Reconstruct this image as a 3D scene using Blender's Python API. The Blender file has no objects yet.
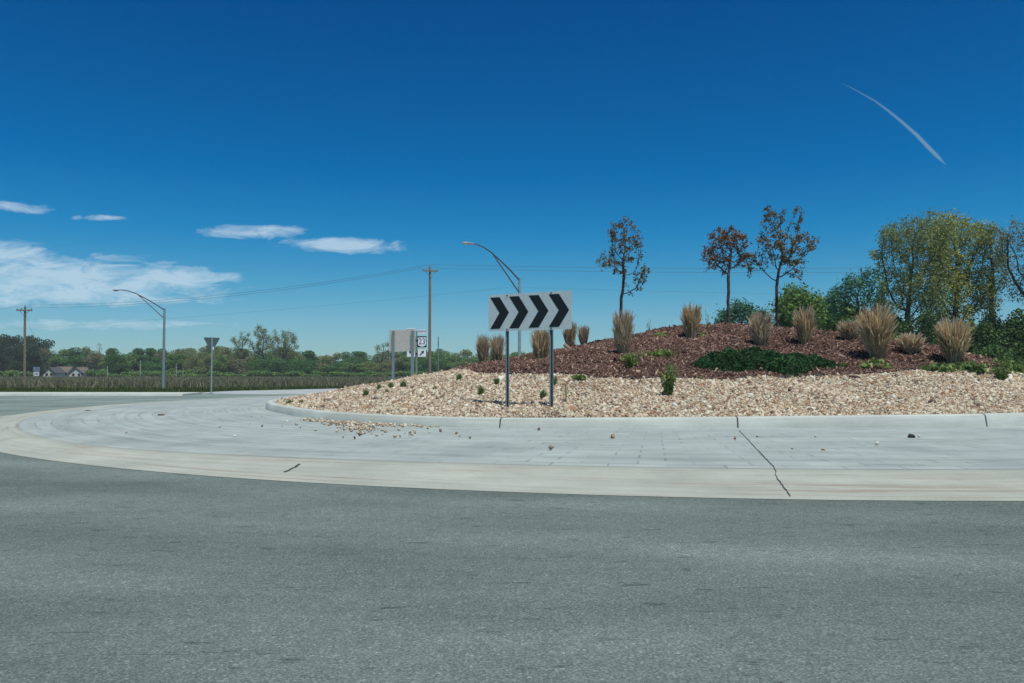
import bpy, math, random
import numpy as np
from mathutils import Vector, Matrix

R = math.radians
scene = bpy.context.scene
col = scene.collection
random.seed(7)
rng = np.random.default_rng(11)

# ------------------------------------------------------------------ camera
FPX, HZ, CAMH = 800.0, 370.0, 1.3
PITCH = math.atan((HZ - 341.5) / FPX)
cam_data = bpy.data.cameras.new("camera")
cam = bpy.data.objects.new("camera", cam_data)
col.objects.link(cam)
cam.location = (0, 0, CAMH)
cam.rotation_euler = (R(90) + PITCH, 0, 0)
cam_data.sensor_width = 36.0
cam_data.lens = 36.0 * FPX / 1024.0
cam_data.clip_start = 0.05
cam_data.clip_end = 20000.0
scene.camera = cam

# ------------------------------------------------------------------ light
SUN_EL = R(70)
SUN_H = Vector((0.52, -0.85, 0)).normalized()
SUN_DIR = Vector((SUN_H.x * math.cos(SUN_EL), SUN_H.y * math.cos(SUN_EL), math.sin(SUN_EL)))
world = bpy.data.worlds.new("World")
scene.world = world
world.use_nodes = True


class NT:
    """small helper to write node trees"""
    def __init__(self, tree):
        self.t = tree
        tree.nodes.clear()

    def n(self, typ, **kw):
        nd = self.t.nodes.new(typ)
        for k, v in kw.items():
            if k.startswith('i_'):
                nd.inputs[k[2:].replace('_', ' ')].default_value = v
            else:
                setattr(nd, k, v)
        return nd

    def l(self, a, b):
        self.t.links.new(a, b)

    def math(self, op, a, b=None, c=None, clamp=False):
        nd = self.n('ShaderNodeMath', operation=op)
        nd.use_clamp = clamp
        for i, v in enumerate((a, b, c)):
            if v is None:
                continue
            if isinstance(v, (int, float)):
                nd.inputs[i].default_value = v
            else:
                self.l(v, nd.inputs[i])
        return nd.outputs[0]

    def mix(self, fac, a, b, blend='MIX'):
        nd = self.n('ShaderNodeMix', data_type='RGBA', blend_type=blend)
        for s, v in ((0, fac), (6, a), (7, b)):
            if isinstance(v, (int, float)):
                nd.inputs[s].default_value = v
            elif isinstance(v, tuple):
                nd.inputs[s].default_value = (v + (1,))[:4]
            else:
                self.l(v, nd.inputs[s])
        return nd.outputs[2]

    def ramp(self, fac, stops, interp='LINEAR'):
        nd = self.n('ShaderNodeValToRGB')
        cr = nd.color_ramp
        cr.interpolation = interp
        while len(cr.elements) < len(stops):
            cr.elements.new(0.5)
        for e, (p, c) in zip(cr.elements, stops):
            e.position = p
            e.color = (c, c, c, 1) if isinstance(c, (int, float)) else (c + (1,))[:4]
        self.l(fac, nd.inputs[0])
        return nd.outputs[0]

    def noise(self, vec, scale, detail=4, rough=0.55, dist=0.0):
        nd = self.n('ShaderNodeTexNoise')
        nd.inputs['Scale'].default_value = scale
        nd.inputs['Detail'].default_value = detail
        nd.inputs['Roughness'].default_value = rough
        nd.inputs['Distortion'].default_value = dist
        if vec is not None:
            self.l(vec, nd.inputs['Vector'])
        return nd.outputs[0]

    def mapping(self, vec, scale=(1, 1, 1), loc=(0, 0, 0)):
        nd = self.n('ShaderNodeMapping')
        nd.inputs['Scale'].default_value = scale
        nd.inputs['Location'].default_value = loc
        self.l(vec, nd.inputs['Vector'])
        return nd.outputs[0]


def build_world():
    w = NT(world.node_tree)
    out = w.n('ShaderNodeOutputWorld')
    bg = w.n('ShaderNodeBackground')
    bg.inputs['Strength'].default_value = 0.10
    sky = w.n('ShaderNodeTexSky', sky_type='NISHITA')
    sky.sun_disc = False
    sky.sun_elevation = SUN_EL
    sky.sun_rotation = math.atan2(SUN_DIR.x, SUN_DIR.y)
    sky.altitude = 250
    sky.air_density = 1.0
    sky.dust_density = 0.35
    sky.ozone_density = 2.2
    geo = w.n('ShaderNodeTexCoord')
    sep = w.n('ShaderNodeSeparateXYZ')
    w.l(geo.outputs['Generated'], sep.inputs[0])
    # clear spring sky, deeper with height; unseen zenith paled to adjust the light
    tint = w.ramp(sep.outputs[2], SKY_STOPS)
    c = w.mix(1.0, sky.outputs[0], tint, 'MULTIPLY')
    # thin cumulus banks low in the north-west, by direction
    ys = w.math('MAXIMUM', sep.outputs[1], 0.02)
    u = w.math('DIVIDE', sep.outputs[0], ys)
    v = w.math('DIVIDE', sep.outputs[2], ys)
    comb = w.n('ShaderNodeCombineXYZ')
    w.l(u, comb.inputs[0]); w.l(v, comb.inputs[1])
    wp = w.mapping(comb.outputs[0], (1, 2.4, 1))
    warp = w.noise(wp, 6.0, 3)
    n1 = w.noise(w.mapping(comb.outputs[0], (1, 3.6, 1), (3, 1, 0)), 16.0, 10, 0.68, 0.6)
    total = None
    # centre px, py, half width px, half height px, strength
    for (px, py, a, b, s, k) in CLOUDS:
        du = w.math('MULTIPLY', w.math('SUBTRACT', u, (px - 512) / FPX), FPX / a)
        tilt = w.math('MULTIPLY', w.math('SUBTRACT', u, (px - 512) / FPX), k)
        dv = w.math('MULTIPLY', w.math('SUBTRACT', w.math('ADD', v, tilt), (HZ - py) / FPX), FPX / b)
        r2 = w.math('ADD', w.math('MULTIPLY', du, du), w.math('MULTIPLY', dv, dv))
        m = w.math('SUBTRACT', 1.0, r2, clamp=False)
        m = w.math('MAXIMUM', m, -1.0)
        m = w.math('MULTIPLY', m, s)
        total = m if total is None else w.math('MAXIMUM', total, m)
    # noise bites into the masks
    f = w.math('ADD', w.math('MULTIPLY', total, 0.80), w.math('MULTIPLY', w.math('SUBTRACT', n1, 0.52), 3.6))
    f = w.math('ADD', f, w.math('MULTIPLY', w.math('SUBTRACT', warp, 0.5), 0.6))
    gate = w.ramp(w.math('ADD', total, 1.0), [(0.45, 0.0), (0.95, 1.0)])
    f = w.ramp(f, [(0.0, 0.0), (0.45, 0.45), (1.0, 1.0)])
    f = w.math('MULTIPLY', w.math('MULTIPLY', f, 0.62), gate)
    f = w.math('MULTIPLY', f, w.math('GREATER_THAN', sep.outputs[1], 0.05))
    c = w.mix(f, c, CLOUD_COL)
    w.l(c, bg.inputs[0])
    w.l(bg.outputs[0], out.inputs[0])


SKY_STOPS = [(0.0, (0.50, 0.76, 0.98)), (0.06, (0.36, 0.70, 0.92)), (0.10, (0.21, 0.65, 0.87)), (0.16, (0.06, 0.57, 0.87)), (0.24, (0.0, 0.47, 0.83)), (0.43, (0.0, 0.35, 0.74)), (0.60, (0.40, 0.55, 0.78)), (1.0, (0.75, 0.75, 0.75))]
CLOUD_COL = (6.2, 7.6, 8.6)
CLOUDS = [(30, 282, 200, 30, 1.4, 0.0), (0, 254, 95, 18, 1.3, 0.15), (150, 276, 85, 13, 1.2, 0.0), (120, 300, 130, 8, 0.8, 0.0),
          (250, 231, 62, 8.5, 1.3, 0.0), (345, 245, 75, 9, 1.2, 0.03),
          (20, 207, 42, 6, 1.1, 0.1), (95, 217, 26, 3.5, 0.9, 0.0), (70, 325, 150, 5, 0.55, 0.0)]
build_world()

sun_data = bpy.data.lights.new("sun", 'SUN')
sun_data.energy = 3.8
sun_data.angle = R(0.53)
sun_data.color = (1.0, 0.955, 0.88)
sun = bpy.data.objects.new("sun", sun_data)
col.objects.link(sun)
sun.location = SUN_DIR * 200
sun.rotation_euler = SUN_DIR.to_track_quat('Z', 'Y').to_euler()

scene.render.engine = 'CYCLES'
scene.view_settings.view_transform = 'Standard'
scene.view_settings.look = 'None'
scene.view_settings.exposure = 0.0
scene.view_settings.gamma = 1.0
scene.view_settings.use_curve_mapping = False
scene.cycles.use_denoising = True
scene.cycles.max_bounces = 6
scene.cycles.diffuse_bounces = 3
scene.cycles.transparent_max_bounces = 8
scene.cycles.volume_bounces = 3


# ------------------------------------------------------------------ air
def build_haze():
    m = bpy.data.materials.new('thin_air'); m.use_nodes = True
    n = NT(m.node_tree)
    out = n.n('ShaderNodeOutputMaterial')
    pv = n.n('ShaderNodeVolumePrincipled')
    pv.inputs['Color'].default_value = (0.86, 0.95, 1.0, 1)
    pv.inputs['Density'].default_value = 0.00022
    n.l(pv.outputs[0], out.inputs['Volume'])
    x0, x1, y0, y1, z0, z1 = -460, 460, -60, 480, -8, 24
    vs = [(x, y, z) for x in (x0, x1) for y in (y0, y1) for z in (z0, z1)]
    me = bpy.data.meshes.new('haze')
    me.from_pydata(vs, [], [(0, 1, 3, 2), (4, 6, 7, 5), (0, 4, 5, 1), (2, 3, 7, 6), (0, 2, 6, 4), (1, 5, 7, 3)])
    me.materials.append(m)
    o = bpy.data.objects.new('haze', me); col.objects.link(o)
    o['kind'] = 'stuff'


build_haze()


# ------------------------------------------------------------------ helpers
def ray(px, py):
    a, b = (px - 512) / FPX, (341.5 - py) / FPX
    c, s = math.cos(PITCH), math.sin(PITCH)
    return Vector((a, c - b * s, s + b * c))


def P(px, py, d):
    """world point at depth Y=d along the sight line of a measured image position"""
    r = ray(px, py)
    k = d / r.y
    return Vector((r.x * k, d, CAMH + r.z * k))


def smooth(t):
    t = np.clip(t, 0, 1)
    return t * t * (3 - 2 * t)


def mesh_np(name, V, F, mats, parent=None, smooth_shade=False, uv=None, link=True):
    """V (n,3), F (m,k) int array of constant k"""
    V = np.asarray(V, dtype=np.float32); F = np.asarray(F, dtype=np.int32)
    me = bpy.data.meshes.new(name)
    m, k = F.shape
    me.vertices.add(len(V)); me.vertices.foreach_set('co', V.ravel())
    me.loops.add(m * k); me.loops.foreach_set('vertex_index', F.ravel())
    me.polygons.add(m)
    me.polygons.foreach_set('loop_start', np.arange(0, m * k, k, dtype=np.int32))
    me.polygons.foreach_set('loop_total', np.full(m, k, dtype=np.int32))
    if uv is not None:
        lay = me.uv_layers.new(name='UVMap')
        lay.data.foreach_set('uv', np.asarray(uv, dtype=np.float32)[F.ravel()].ravel())
    me.update(calc_edges=True)
    me.validate()
    if smooth_shade:
        me.polygons.foreach_set('use_smooth', np.ones(len(me.polygons), dtype=bool))
    me.materials.append(mats)
    o = bpy.data.objects.new(name, me)
    if link:
        col.objects.link(o)
    if parent is not None:
        o.parent = parent
    return o


def tag(o, label=None, cat=None, group=None, kind=None):
    if label: o['label'] = label
    if cat: o['category'] = cat
    if group: o['group'] = group
    if kind: o['kind'] = kind
    return o


def empty(name, loc, rz=0.0, label=None, cat=None, group=None):
    o = bpy.data.objects.new(name, None)
    o.location = loc
    o.rotation_euler = (0, 0, rz)
    o.empty_display_size = 0.2
    col.objects.link(o)
    return tag(o, label, cat, group)


def copy_tree(o, parent=None):
    c = o.copy()
    col.objects.link(c)
    c.parent = parent
    for ch in list(o.children):
        copy_tree(ch, c)
    return c


class MB:
    """collects boxes, prisms, tubes; build() makes one mesh object"""
    def __init__(self):
        self.v, self.f = [], []

    def add(self, vs, fs):
        b = len(self.v)
        self.v += [tuple(p) for p in vs]
        self.f += [tuple(i + b for i in f) for f in fs]

    def box(self, c, s, rot=None, bev=0.0):
        hx, hy, hz = s[0] / 2, s[1] / 2, s[2] / 2
        vs = [Vector((x, y, z)) for x in (-hx, hx) for y in (-hy, hy) for z in (-hz, hz)]
        if rot is not None:
            vs = [rot @ p for p in vs]
        vs = [p + Vector(c) for p in vs]
        self.add(vs, [(0, 1, 3, 2), (4, 6, 7, 5), (0, 4, 5, 1), (2, 3, 7, 6), (0, 2, 6, 4), (1, 5, 7, 3)])

    def prism(self, pts, y0, y1):
        """polygon in XZ extruded along Y"""
        n = len(pts)
        vs = [(x, y0, z) for x, z in pts] + [(x, y1, z) for x, z in pts]
        fs = [tuple(range(n)), tuple(range(2 * n - 1, n - 1, -1))]
        fs += [(i, i + n, (i + 1) % n + n, (i + 1) % n) for i in range(n)]
        self.add(vs, fs)

    def tube(self, pts, radii, n=8, cap=True):
        pts = [Vector(p) for p in pts]
        if isinstance(radii, (int, float)):
            radii = [radii] * len(pts)
        rings = []
        ref = Vector((0, 0, 1))
        for i, p in enumerate(pts):
            a = pts[max(i - 1, 0)]; b = pts[min(i + 1, len(pts) - 1)]
            d = (b - a).normalized()
            if i == 0:
                ref = Vector((0, 0, 1)) if abs(d.z) < 0.9 else Vector((1, 0, 0))
            x = (ref - d * ref.dot(d)).normalized(); y = d.cross(x).normalized()
            ref = x
            rings.append([p + (x * math.cos(t) + y * math.sin(t)) * radii[i] for t in [2 * math.pi * k / n for k in range(n)]])
        vs = [q for r_ in rings for q in r_]
        fs = []
        for i in range(len(pts) - 1):
            for k in range(n):
                fs.append((i * n + k, i * n + (k + 1) % n, (i + 1) * n + (k + 1) % n, (i + 1) * n + k))
        if cap:
            fs.append(tuple(range(n - 1, -1, -1)))
            fs.append(tuple(range((len(pts) - 1) * n, len(pts) * n)))
        self.add(vs, fs)

    def build(self, name, mat, parent=None, smooth_shade=False, bevel=0.0):
        me = bpy.data.meshes.new(name)
        me.from_pydata(self.v, [], self.f)
        me.update()
        me.materials.append(mat)
        if smooth_shade:
            for p in me.polygons:
                p.use_smooth = True
            me.set_sharp_from_angle(angle=R(40))
        o = bpy.data.objects.new(name, me)
        col.objects.link(o)
        if parent is not None:
            o.parent = parent
        if bevel:
            m = o.modifiers.new('bevel', 'BEVEL')
            m.width = bevel; m.segments = 2
        return o


def text_obj(name, body, size, mat, parent, loc, rot, bold=0.0, sx=1.0):
    cu = bpy.data.curves.new(name, 'FONT')
    cu.body = body
    cu.size = size
    cu.align_x = 'CENTER'; cu.align_y = 'CENTER'
    cu.extrude = 0.001
    cu.offset = bold
    tmp = bpy.data.objects.new(name, cu)
    col.objects.link(tmp)
    bpy.context.view_layer.update()
    me = bpy.data.meshes.new_from_object(tmp.evaluated_get(bpy.context.evaluated_depsgraph_get()))
    bpy.data.objects.remove(tmp)
    me.materials.clear(); me.materials.append(mat)
    o = bpy.data.objects.new(name, me)
    col.objects.link(o)
    o.parent = parent
    o.location = loc; o.rotation_euler = rot
    o.scale = (sx, 1, 1)
    return o


# ------------------------------------------------------------------ materials
def mat_new(name):
    m = bpy.data.materials.new(name)
    m.use_nodes = True
    n = NT(m.node_tree)
    out = n.n('ShaderNodeOutputMaterial')
    b = n.n('ShaderNodeBsdfPrincipled')
    n.l(b.outputs[0], out.inputs[0])
    return m, n, b, out


def mat_plain(name, c, rough=0.6, metal=0.0, var=0.12, scale=6.0, bump=0.0, spec=0.4):
    m, n, b, out = mat_new(name)
    tc = n.n('ShaderNodeTexCoord').outputs['Object']
    nz = n.noise(tc, scale, 5, 0.6)
    lo = tuple(x * (1 - var) for x in c); hi = tuple(min(1, x * (1 + var)) for x in c)
    n.l(n.ramp(nz, [(0.3, lo), (0.7, hi)]), b.inputs['Base Color'])
    b.inputs['Roughness'].default_value = rough
    b.inputs['Metallic'].default_value = metal
    b.inputs['Specular IOR Level'].default_value = spec
    if bump:
        bp = n.n('ShaderNodeBump'); bp.inputs['Strength'].default_value = bump
        bp.inputs['Distance'].default_value = 0.02
        n.l(nz, bp.inputs['Height']); n.l(bp.outputs[0], b.inputs['Normal'])
    return m


def mat_island(name, stops, rough=0.8, translucent=0.0, interp='LINEAR', patch=None):
    """colour picked per loose piece (stone, chip, leaf, blade)"""
    m, n, b, out = mat_new(name)
    g = n.n('ShaderNodeNewGeometry')
    c = n.ramp(g.outputs['Random Per Island'], stops, interp)
    if patch:
        tc = n.n('ShaderNodeTexCoord').outputs['Object']
        nz = n.noise(tc, patch[0], 3)
        f = n.ramp(nz, [(0.38, patch[1]), (0.62, 1.0)])
        c = n.mix(1.0, c, f, 'MULTIPLY')
    n.l(c, b.inputs['Base Color'])
    b.inputs['Roughness'].default_value = rough
    b.inputs['Specular IOR Level'].default_value = 0.25
    if translucent:
        tr = n.n('ShaderNodeBsdfTranslucent'); n.l(c, tr.inputs[0])
        mx = n.n('ShaderNodeMixShader'); mx.inputs[0].default_value = translucent
        n.l(b.outputs[0], mx.inputs[1]); n.l(tr.outputs[0], mx.inputs[2])
        n.l(mx.outputs[0], out.inputs[0])
    return m


def mat_asphalt():
    m, n, b, out = mat_new('asphalt')
    tc = n.n('ShaderNodeTexCoord').outputs['Object']
    fine = n.noise(tc, 70, 5, 0.75)
    mid = n.noise(tc, 9, 5, 0.65)
    big = n.noise(n.mapping(tc, (0.35, 1.0, 1)), 0.5, 4, 0.6)
    vor = n.n('ShaderNodeTexVoronoi'); vor.inputs['Scale'].default_value = 55
    n.l(tc, vor.inputs['Vector'])
    c = n.ramp(fine, [(0.32, (0.074, 0.103, 0.092)), (0.50, (0.148, 0.193, 0.172)), (0.68, (0.33, 0.395, 0.355))])
    stone = n.ramp(vor.outputs['Color'], [(0.0, 0.72), (0.8, 1.05), (1.0, 1.5)])
    c = n.mix(1.0, c, stone, 'MULTIPLY')
    c = n.mix(1.0, c, n.ramp(mid, [(0.3, 0.88), (0.7, 1.1)]), 'MULTIPLY')
    c = n.mix(1.0, c, n.ramp(big, [(0.35, 0.74), (0.65, 1.16)]), 'MULTIPLY')
    # worn wheel tracks follow the ring road (polar coordinates about the island)
    sp = n.n('ShaderNodeSeparateXYZ'); n.l(tc, sp.inputs[0])
    dx = n.math('SUBTRACT', sp.outputs[0], CX); dy = n.math('SUBTRACT', sp.outputs[1], CY)
    rr = n.math('SQRT', n.math('ADD', n.math('MULTIPLY', dx, dx), n.math('MULTIPLY', dy, dy)))
    wob = n.math('MULTIPLY', n.noise(tc, 0.25, 3), 1.6)
    s = n.math('SINE', n.math('MULTIPLY', n.math('ADD', rr, wob), 3.3))
    c = n.mix(1.0, c, n.ramp(s, [(0.0, 0.93), (1.0, 1.05)]), 'MULTIPLY')
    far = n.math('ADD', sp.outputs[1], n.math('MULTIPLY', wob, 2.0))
    c = n.mix(1.0, c, n.ramp(n.math('DIVIDE', far, 40), [(0.35, 1.0), (0.62, 1.38)]), 'MULTIPLY')   # grazing-light brightening of the far road, painted into the colour
    # dark bitumen pits and scuffs, stretched along the direction of travel
    pit = n.noise(n.mapping(tc, (1.6, 6, 1), (5, 2, 0)), 1.7, 5, 0.65)
    pf = n.ramp(pit, [(0.615, 0.0), (0.645, 1.0)])
    c = n.mix(n.math('MULTIPLY', pf, 0.5), c, (0.03, 0.038, 0.04))
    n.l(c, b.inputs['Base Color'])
    b.inputs['Roughness'].default_value = 0.85
    b.inputs['Specular IOR Level'].default_value = 0.3
    bp = n.n('ShaderNodeBump'); bp.inputs['Strength'].default_value = 0.55; bp.inputs['Distance'].default_value = 0.006
    h = n.math('ADD', fine, n.math('MULTIPLY', vor.outputs['Distance'], 0.6))
    n.l(h, bp.inputs['Height']); n.l(bp.outputs[0], b.inputs['Normal'])
    return m


def mat_concrete(name, base, streak=0.0, paver=False, stain=(0.27, 0.19, 0.135)):
    """UV: u along the kerb in metres, v across in metres"""
    m, n, b, out = mat_new(name)
    tc = n.n('ShaderNodeTexCoord')
    ob, uv = tc.outputs['Object'], tc.outputs['UV']
    big = n.noise(ob, 0.7, 5, 0.6)
    fine = n.noise(ob, 60, 4, 0.7)
    lo = tuple(x * 0.84 for x in base); hi = tuple(x * 1.12 for x in base)
    c = n.ramp(big, [(0.3, lo), (0.7, hi)])
    c = n.mix(1.0, c, n.ramp(fine, [(0.3, 0.88), (0.7, 1.1)]), 'MULTIPLY')
    h = fine
    if paver:
        rot = n.mapping(uv, (1, 1, 1)); rot.node.inputs['Rotation'].default_value = (0, 0, R(0))
        br = n.n('ShaderNodeTexBrick')
        n.l(rot, br.inputs['Vector'])
        br.offset = 0.5
        br.inputs['Scale'].default_value = 1.0
        br.inputs['Brick Width'].default_value = 0.6
        br.inputs['Row Height'].default_value = 0.3
        br.inputs['Mortar Size'].default_value = 0.016
        br.inputs['Mortar Smooth'].default_value = 0.4
        br.inputs['Bias'].default_value = 0.0
        br.inputs['Color1'].default_value = (0.93, 0.93, 0.94, 1)
        br.inputs['Color2'].default_value = (1.04, 1.04, 1.03, 1)
        br.inputs['Mortar'].default_value = (1.0, 1.0, 1.0, 1)
        c = n.mix(1.0, c, br.outputs['Color'], 'MULTIPLY')
        patchy = n.ramp(n.noise(ob, 1.3, 3), [(0.42, 0.12), (0.62, 0.85)])
        c = n.mix(n.math('MULTIPLY', br.outputs['Fac'], patchy), c, tuple(x * 0.52 for x in base))
        st = n.noise(n.mapping(uv, (0.16, 5.5, 1)), 1.0, 6, 0.7)
        c = n.mix(1.0, c, n.ramp(st, [(0.30, 0.82), (0.52, 1.0), (0.72, 1.1)]), 'MULTIPLY')
        # rubber scuffs at a slant to the kerb
        sk = n.mapping(uv, (0.7, 5.0, 1), (2, 7, 0)); sk.node.inputs['Rotation'].default_value = (0, 0, R(-16))
        sc = n.noise(sk, 1.0, 6, 0.75)
        c = n.mix(n.math('MULTIPLY', n.ramp(sc, [(0.57, 0.0), (0.68, 1.0)]), 0.6), c, tuple(x * 0.45 for x in base))
        # tyre-dark line where trucks mount the apron
        sv = n.n('ShaderNodeSeparateXYZ'); n.l(uv, sv.inputs[0])
        vv = n.math('ADD', sv.outputs[1], n.math('MULTIPLY', n.noise(n.mapping(uv, (0.25, 0.3, 1)), 1.0, 3), 0.5))
        dk = n.ramp(n.math('ABSOLUTE', n.math('SUBTRACT', vv, 1.05)), [(0.0, 0.82), (0.22, 1.0)])
        c = n.mix(1.0, c, dk, 'MULTIPLY')
    if streak:
        st = n.noise(n.mapping(uv, (0.35, 9, 1)), 1.0, 6, 0.75)
        f = n.math('MULTIPLY', n.ramp(st, [(0.54, 0.0), (0.62, 1.0)]), streak)
        c = n.mix(f, c, stain)
        st2 = n.noise(n.mapping(uv, (0.3, 6, 1), (9, 3, 0)), 1.0, 5, 0.7)
        c = n.mix(1.0, c, n.ramp(st2, [(0.3, 0.86), (0.7, 1.08)]), 'MULTIPLY')
    n.l(c, b.inputs['Base Color'])
    b.inputs['Roughness'].default_value = 0.85
    b.inputs['Specular IOR Level'].default_value = 0.3
    bp = n.n('ShaderNodeBump'); bp.inputs['Strength'].default_value = 0.3; bp.inputs['Distance'].default_value = 0.008
    n.l(h, bp.inputs['Height']); n.l(bp.outputs[0], b.inputs['Normal'])
    return m


def mat_ground():
    m, n, b, out = mat_new('field_soil_and_grass')
    tc = n.n('ShaderNodeTexCoord').outputs['Object']
    sp = n.n('ShaderNodeSeparateXYZ'); n.l(tc, sp.inputs[0])
    nz = n.noise(n.mapping(tc, (0.3, 1, 1)), 0.12, 6, 0.7)
    fine = n.noise(tc, 3.0, 5, 0.7)
    green = n.ramp(fine, [(0.3, (0.035, 0.062, 0.018)), (0.7, (0.085, 0.125, 0.040))])
    brown = n.ramp(fine, [(0.3, (0.075, 0.058, 0.048)), (0.7, (0.15, 0.120, 0.098))])
    # mown verge near the road, dead weeds further out
    yy = n.math('ADD', sp.outputs[1], n.math('MULTIPLY', n.math('SUBTRACT', nz, 0.5), 30))
    yy = n.math('SUBTRACT', yy, n.math('MULTIPLY', n.math('MAXIMUM', n.math('ADD', sp.outputs[0], 28), 0), 0.9))
    f = n.ramp(n.math('DIVIDE', yy, 200), [(0.36, 0.0), (0.42, 1.0)])
    c = n.mix(f, green, brown)
    f2 = n.ramp(n.math('DIVIDE', sp.outputs[1], 400), [(0.60, 0.0), (0.68, 1.0)])
    c = n.mix(f2, c, green)
    n.l(c, b.inputs['Base Color'])
    b.inputs['Roughness'].default_value = 0.95
    b.inputs['Specular IOR Level'].default_value = 0.1
    return m


def mat_board():
    m, n, b, out = mat_new('white_reflective_sheeting')
    tc = n.n('ShaderNodeTexCoord').outputs['Object']
    fine = n.noise(tc, 45, 3, 0.8)
    big = n.noise(tc, 2, 3)
    c = n.ramp(fine, [(0.35, (0.54, 0.61, 0.58)), (0.65, (0.74, 0.82, 0.77))])
    c = n.mix(1.0, c, n.ramp(big, [(0.3, 0.94), (0.7, 1.03)]), 'MULTIPLY')
    n.l(c, b.inputs['Base Color'])
    b.inputs['Roughness'].default_value = 0.35
    return m


def mat_wood_pole():
    m, n, b, out = mat_new('weathered_pole_wood')
    tc = n.n('ShaderNodeTexCoord').outputs['Object']
    g = n.noise(n.mapping(tc, (14, 14, 0.6)), 2, 5, 0.7)
    n.l(n.ramp(g, [(0.3, (0.16, 0.13, 0.095)), (0.7, (0.34, 0.29, 0.22))]), b.inputs['Base Color'])
    b.inputs['Roughness'].default_value = 0.9
    return m


CX, CY = 5.0, 28.0
M = {}
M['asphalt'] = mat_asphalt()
M['band'] = mat_concrete('kerb_band_concrete', (0.40, 0.435, 0.37), streak=0.6)
M['kerb'] = mat_concrete('island_kerb_concrete', (0.50, 0.55, 0.495), streak=0.12, stain=(0.2, 0.2, 0.19))
M['apron'] = mat_concrete('stamped_blue_concrete', (0.362, 0.422, 0.400), paver=True)
M['road_concrete'] = mat_concrete('light_road_concrete', (0.38, 0.43, 0.42))
M['ground'] = mat_ground()
M['joint'] = mat_plain('dark_joint_filler', (0.07, 0.08, 0.075), 0.9, scale=20)
M['board'] = mat_board()
M['black'] = mat_plain('black_sheeting', (0.012, 0.013, 0.015), 0.45, scale=30)
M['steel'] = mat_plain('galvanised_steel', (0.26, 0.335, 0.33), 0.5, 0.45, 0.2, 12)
M['steel_dark'] = mat_plain('dark_grey_steel', (0.05, 0.065, 0.075), 0.6, 0.2, 0.2, 12)
M['lamp_steel'] = mat_plain('brushed_lamp_steel', (0.33, 0.41, 0.41), 0.5, 0.4, 0.12, 4)
M['arm'] = mat_plain('lamp_arm_metal', (0.12, 0.135, 0.145), 0.5, 0.5, 0.12, 4)
M['lamp_head'] = mat_plain('lamp_housing_grey', (0.30, 0.30, 0.29), 0.5, 0.1)
M['lens'] = mat_plain('lamp_glass_lens', (0.45, 0.47, 0.48), 0.2)
M['sign_back'] = mat_plain('bare_aluminium_sign_back', (0.60, 0.56, 0.48), 0.6, 0.1, 0.08, 8)
M['sign_grey'] = mat_plain('weathered_sign_back', (0.10, 0.15, 0.15), 0.6, 0.3, 0.2, 8)
M['sign_white'] = mat_plain('white_sign_face', (0.80, 0.82, 0.83), 0.4)
M['green_post'] = mat_plain('olive_painted_post', (0.22, 0.25, 0.18), 0.6)
M['wood'] = mat_wood_pole()
M['wire'] = mat_plain('grey_cable', (0.12, 0.14, 0.16), 0.6)
M['yellow'] = mat_plain('yellow_plastic_guard', (0.55, 0.36, 0.04), 0.5)
M['insulator'] = mat_plain('grey_porcelain', (0.3, 0.3, 0.31), 0.3)
M['house_white'] = mat_plain('white_siding', (0.72, 0.72, 0.70), 0.7, scale=2)
M['roof_dark'] = mat_plain('dark_shingles', (0.075, 0.075, 0.08), 0.9, scale=3)
M['roof_brown'] = mat_plain('brown_shingles', (0.15, 0.125, 0.11), 0.9, scale=3)
M['window'] = mat_plain('dark_window_glass', (0.03, 0.04, 0.05), 0.15)
M['bark'] = mat_plain('grey_brown_bark', (0.085, 0.072, 0.062), 0.95, var=0.35, scale=9, bump=0.6)
M['bark_dark'] = mat_plain('dark_bark', (0.045, 0.040, 0.036), 0.95, var=0.35, scale=5, bump=0.6)
M['edging'] = mat_plain('black_plastic_edging', (0.012, 0.012, 0.012), 0.6)
M['rubber'] = mat_plain('black_rubber', (0.015, 0.015, 0.016), 0.6)
M['stones'] = mat_island('river_gravel', [(0.0, (0.628, 0.574, 0.435)), (0.20, (0.479, 0.402, 0.281)), (0.36, (0.377, 0.270, 0.166)),
                                           (0.52, (0.571, 0.505, 0.373)), (0.66, (0.321, 0.187, 0.107)), (0.74, (0.320, 0.264, 0.197)),
                                           (0.84, (0.735, 0.723, 0.592)), (0.92, (0.160, 0.115, 0.083))], 0.75, interp='CONSTANT', patch=(0.9, 0.88))
M['chips'] = mat_island('shredded_bark', [(0.0, (0.061, 0.034, 0.025)), (0.5, (0.136, 0.075, 0.058)), (0.85, (0.245, 0.152, 0.120)),
                                           (1.0, (0.517, 0.387, 0.289))], 0.9, patch=(0.7, 0.75))
M['stone_base'] = mat_plain('gravel_bed', (0.36, 0.29, 0.23), 0.95, var=0.5, scale=16, bump=1.0)
M['mulch_base'] = mat_plain('mulch_bed', (0.065, 0.040, 0.036), 0.95, var=0.5, scale=14, bump=1.0)
M['straw'] = mat_island('dry_straw', [(0.0, (0.340, 0.239, 0.130)), (0.5, (0.680, 0.500, 0.293)), (1.0, (0.850, 0.825, 0.542))], 0.8, 0.4)
M['straw_grey'] = mat_island('pale_dry_straw', [(0.0, (0.327, 0.257, 0.167)), (0.5, (0.615, 0.493, 0.330)), (1.0, (0.850, 0.762, 0.542))], 0.8, 0.4)
M['weed_green'] = mat_island('weed_leaf', [(0.0, (0.075, 0.145, 0.042)), (0.6, (0.165, 0.261, 0.077)), (1.0, (0.300, 0.377, 0.140))], 0.7, 0.3)
M['weed_bright'] = mat_island('bright_weed_leaf', [(0.0, (0.112, 0.206, 0.042)), (1.0, (0.259, 0.370, 0.105))], 0.7, 0.3)
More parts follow.
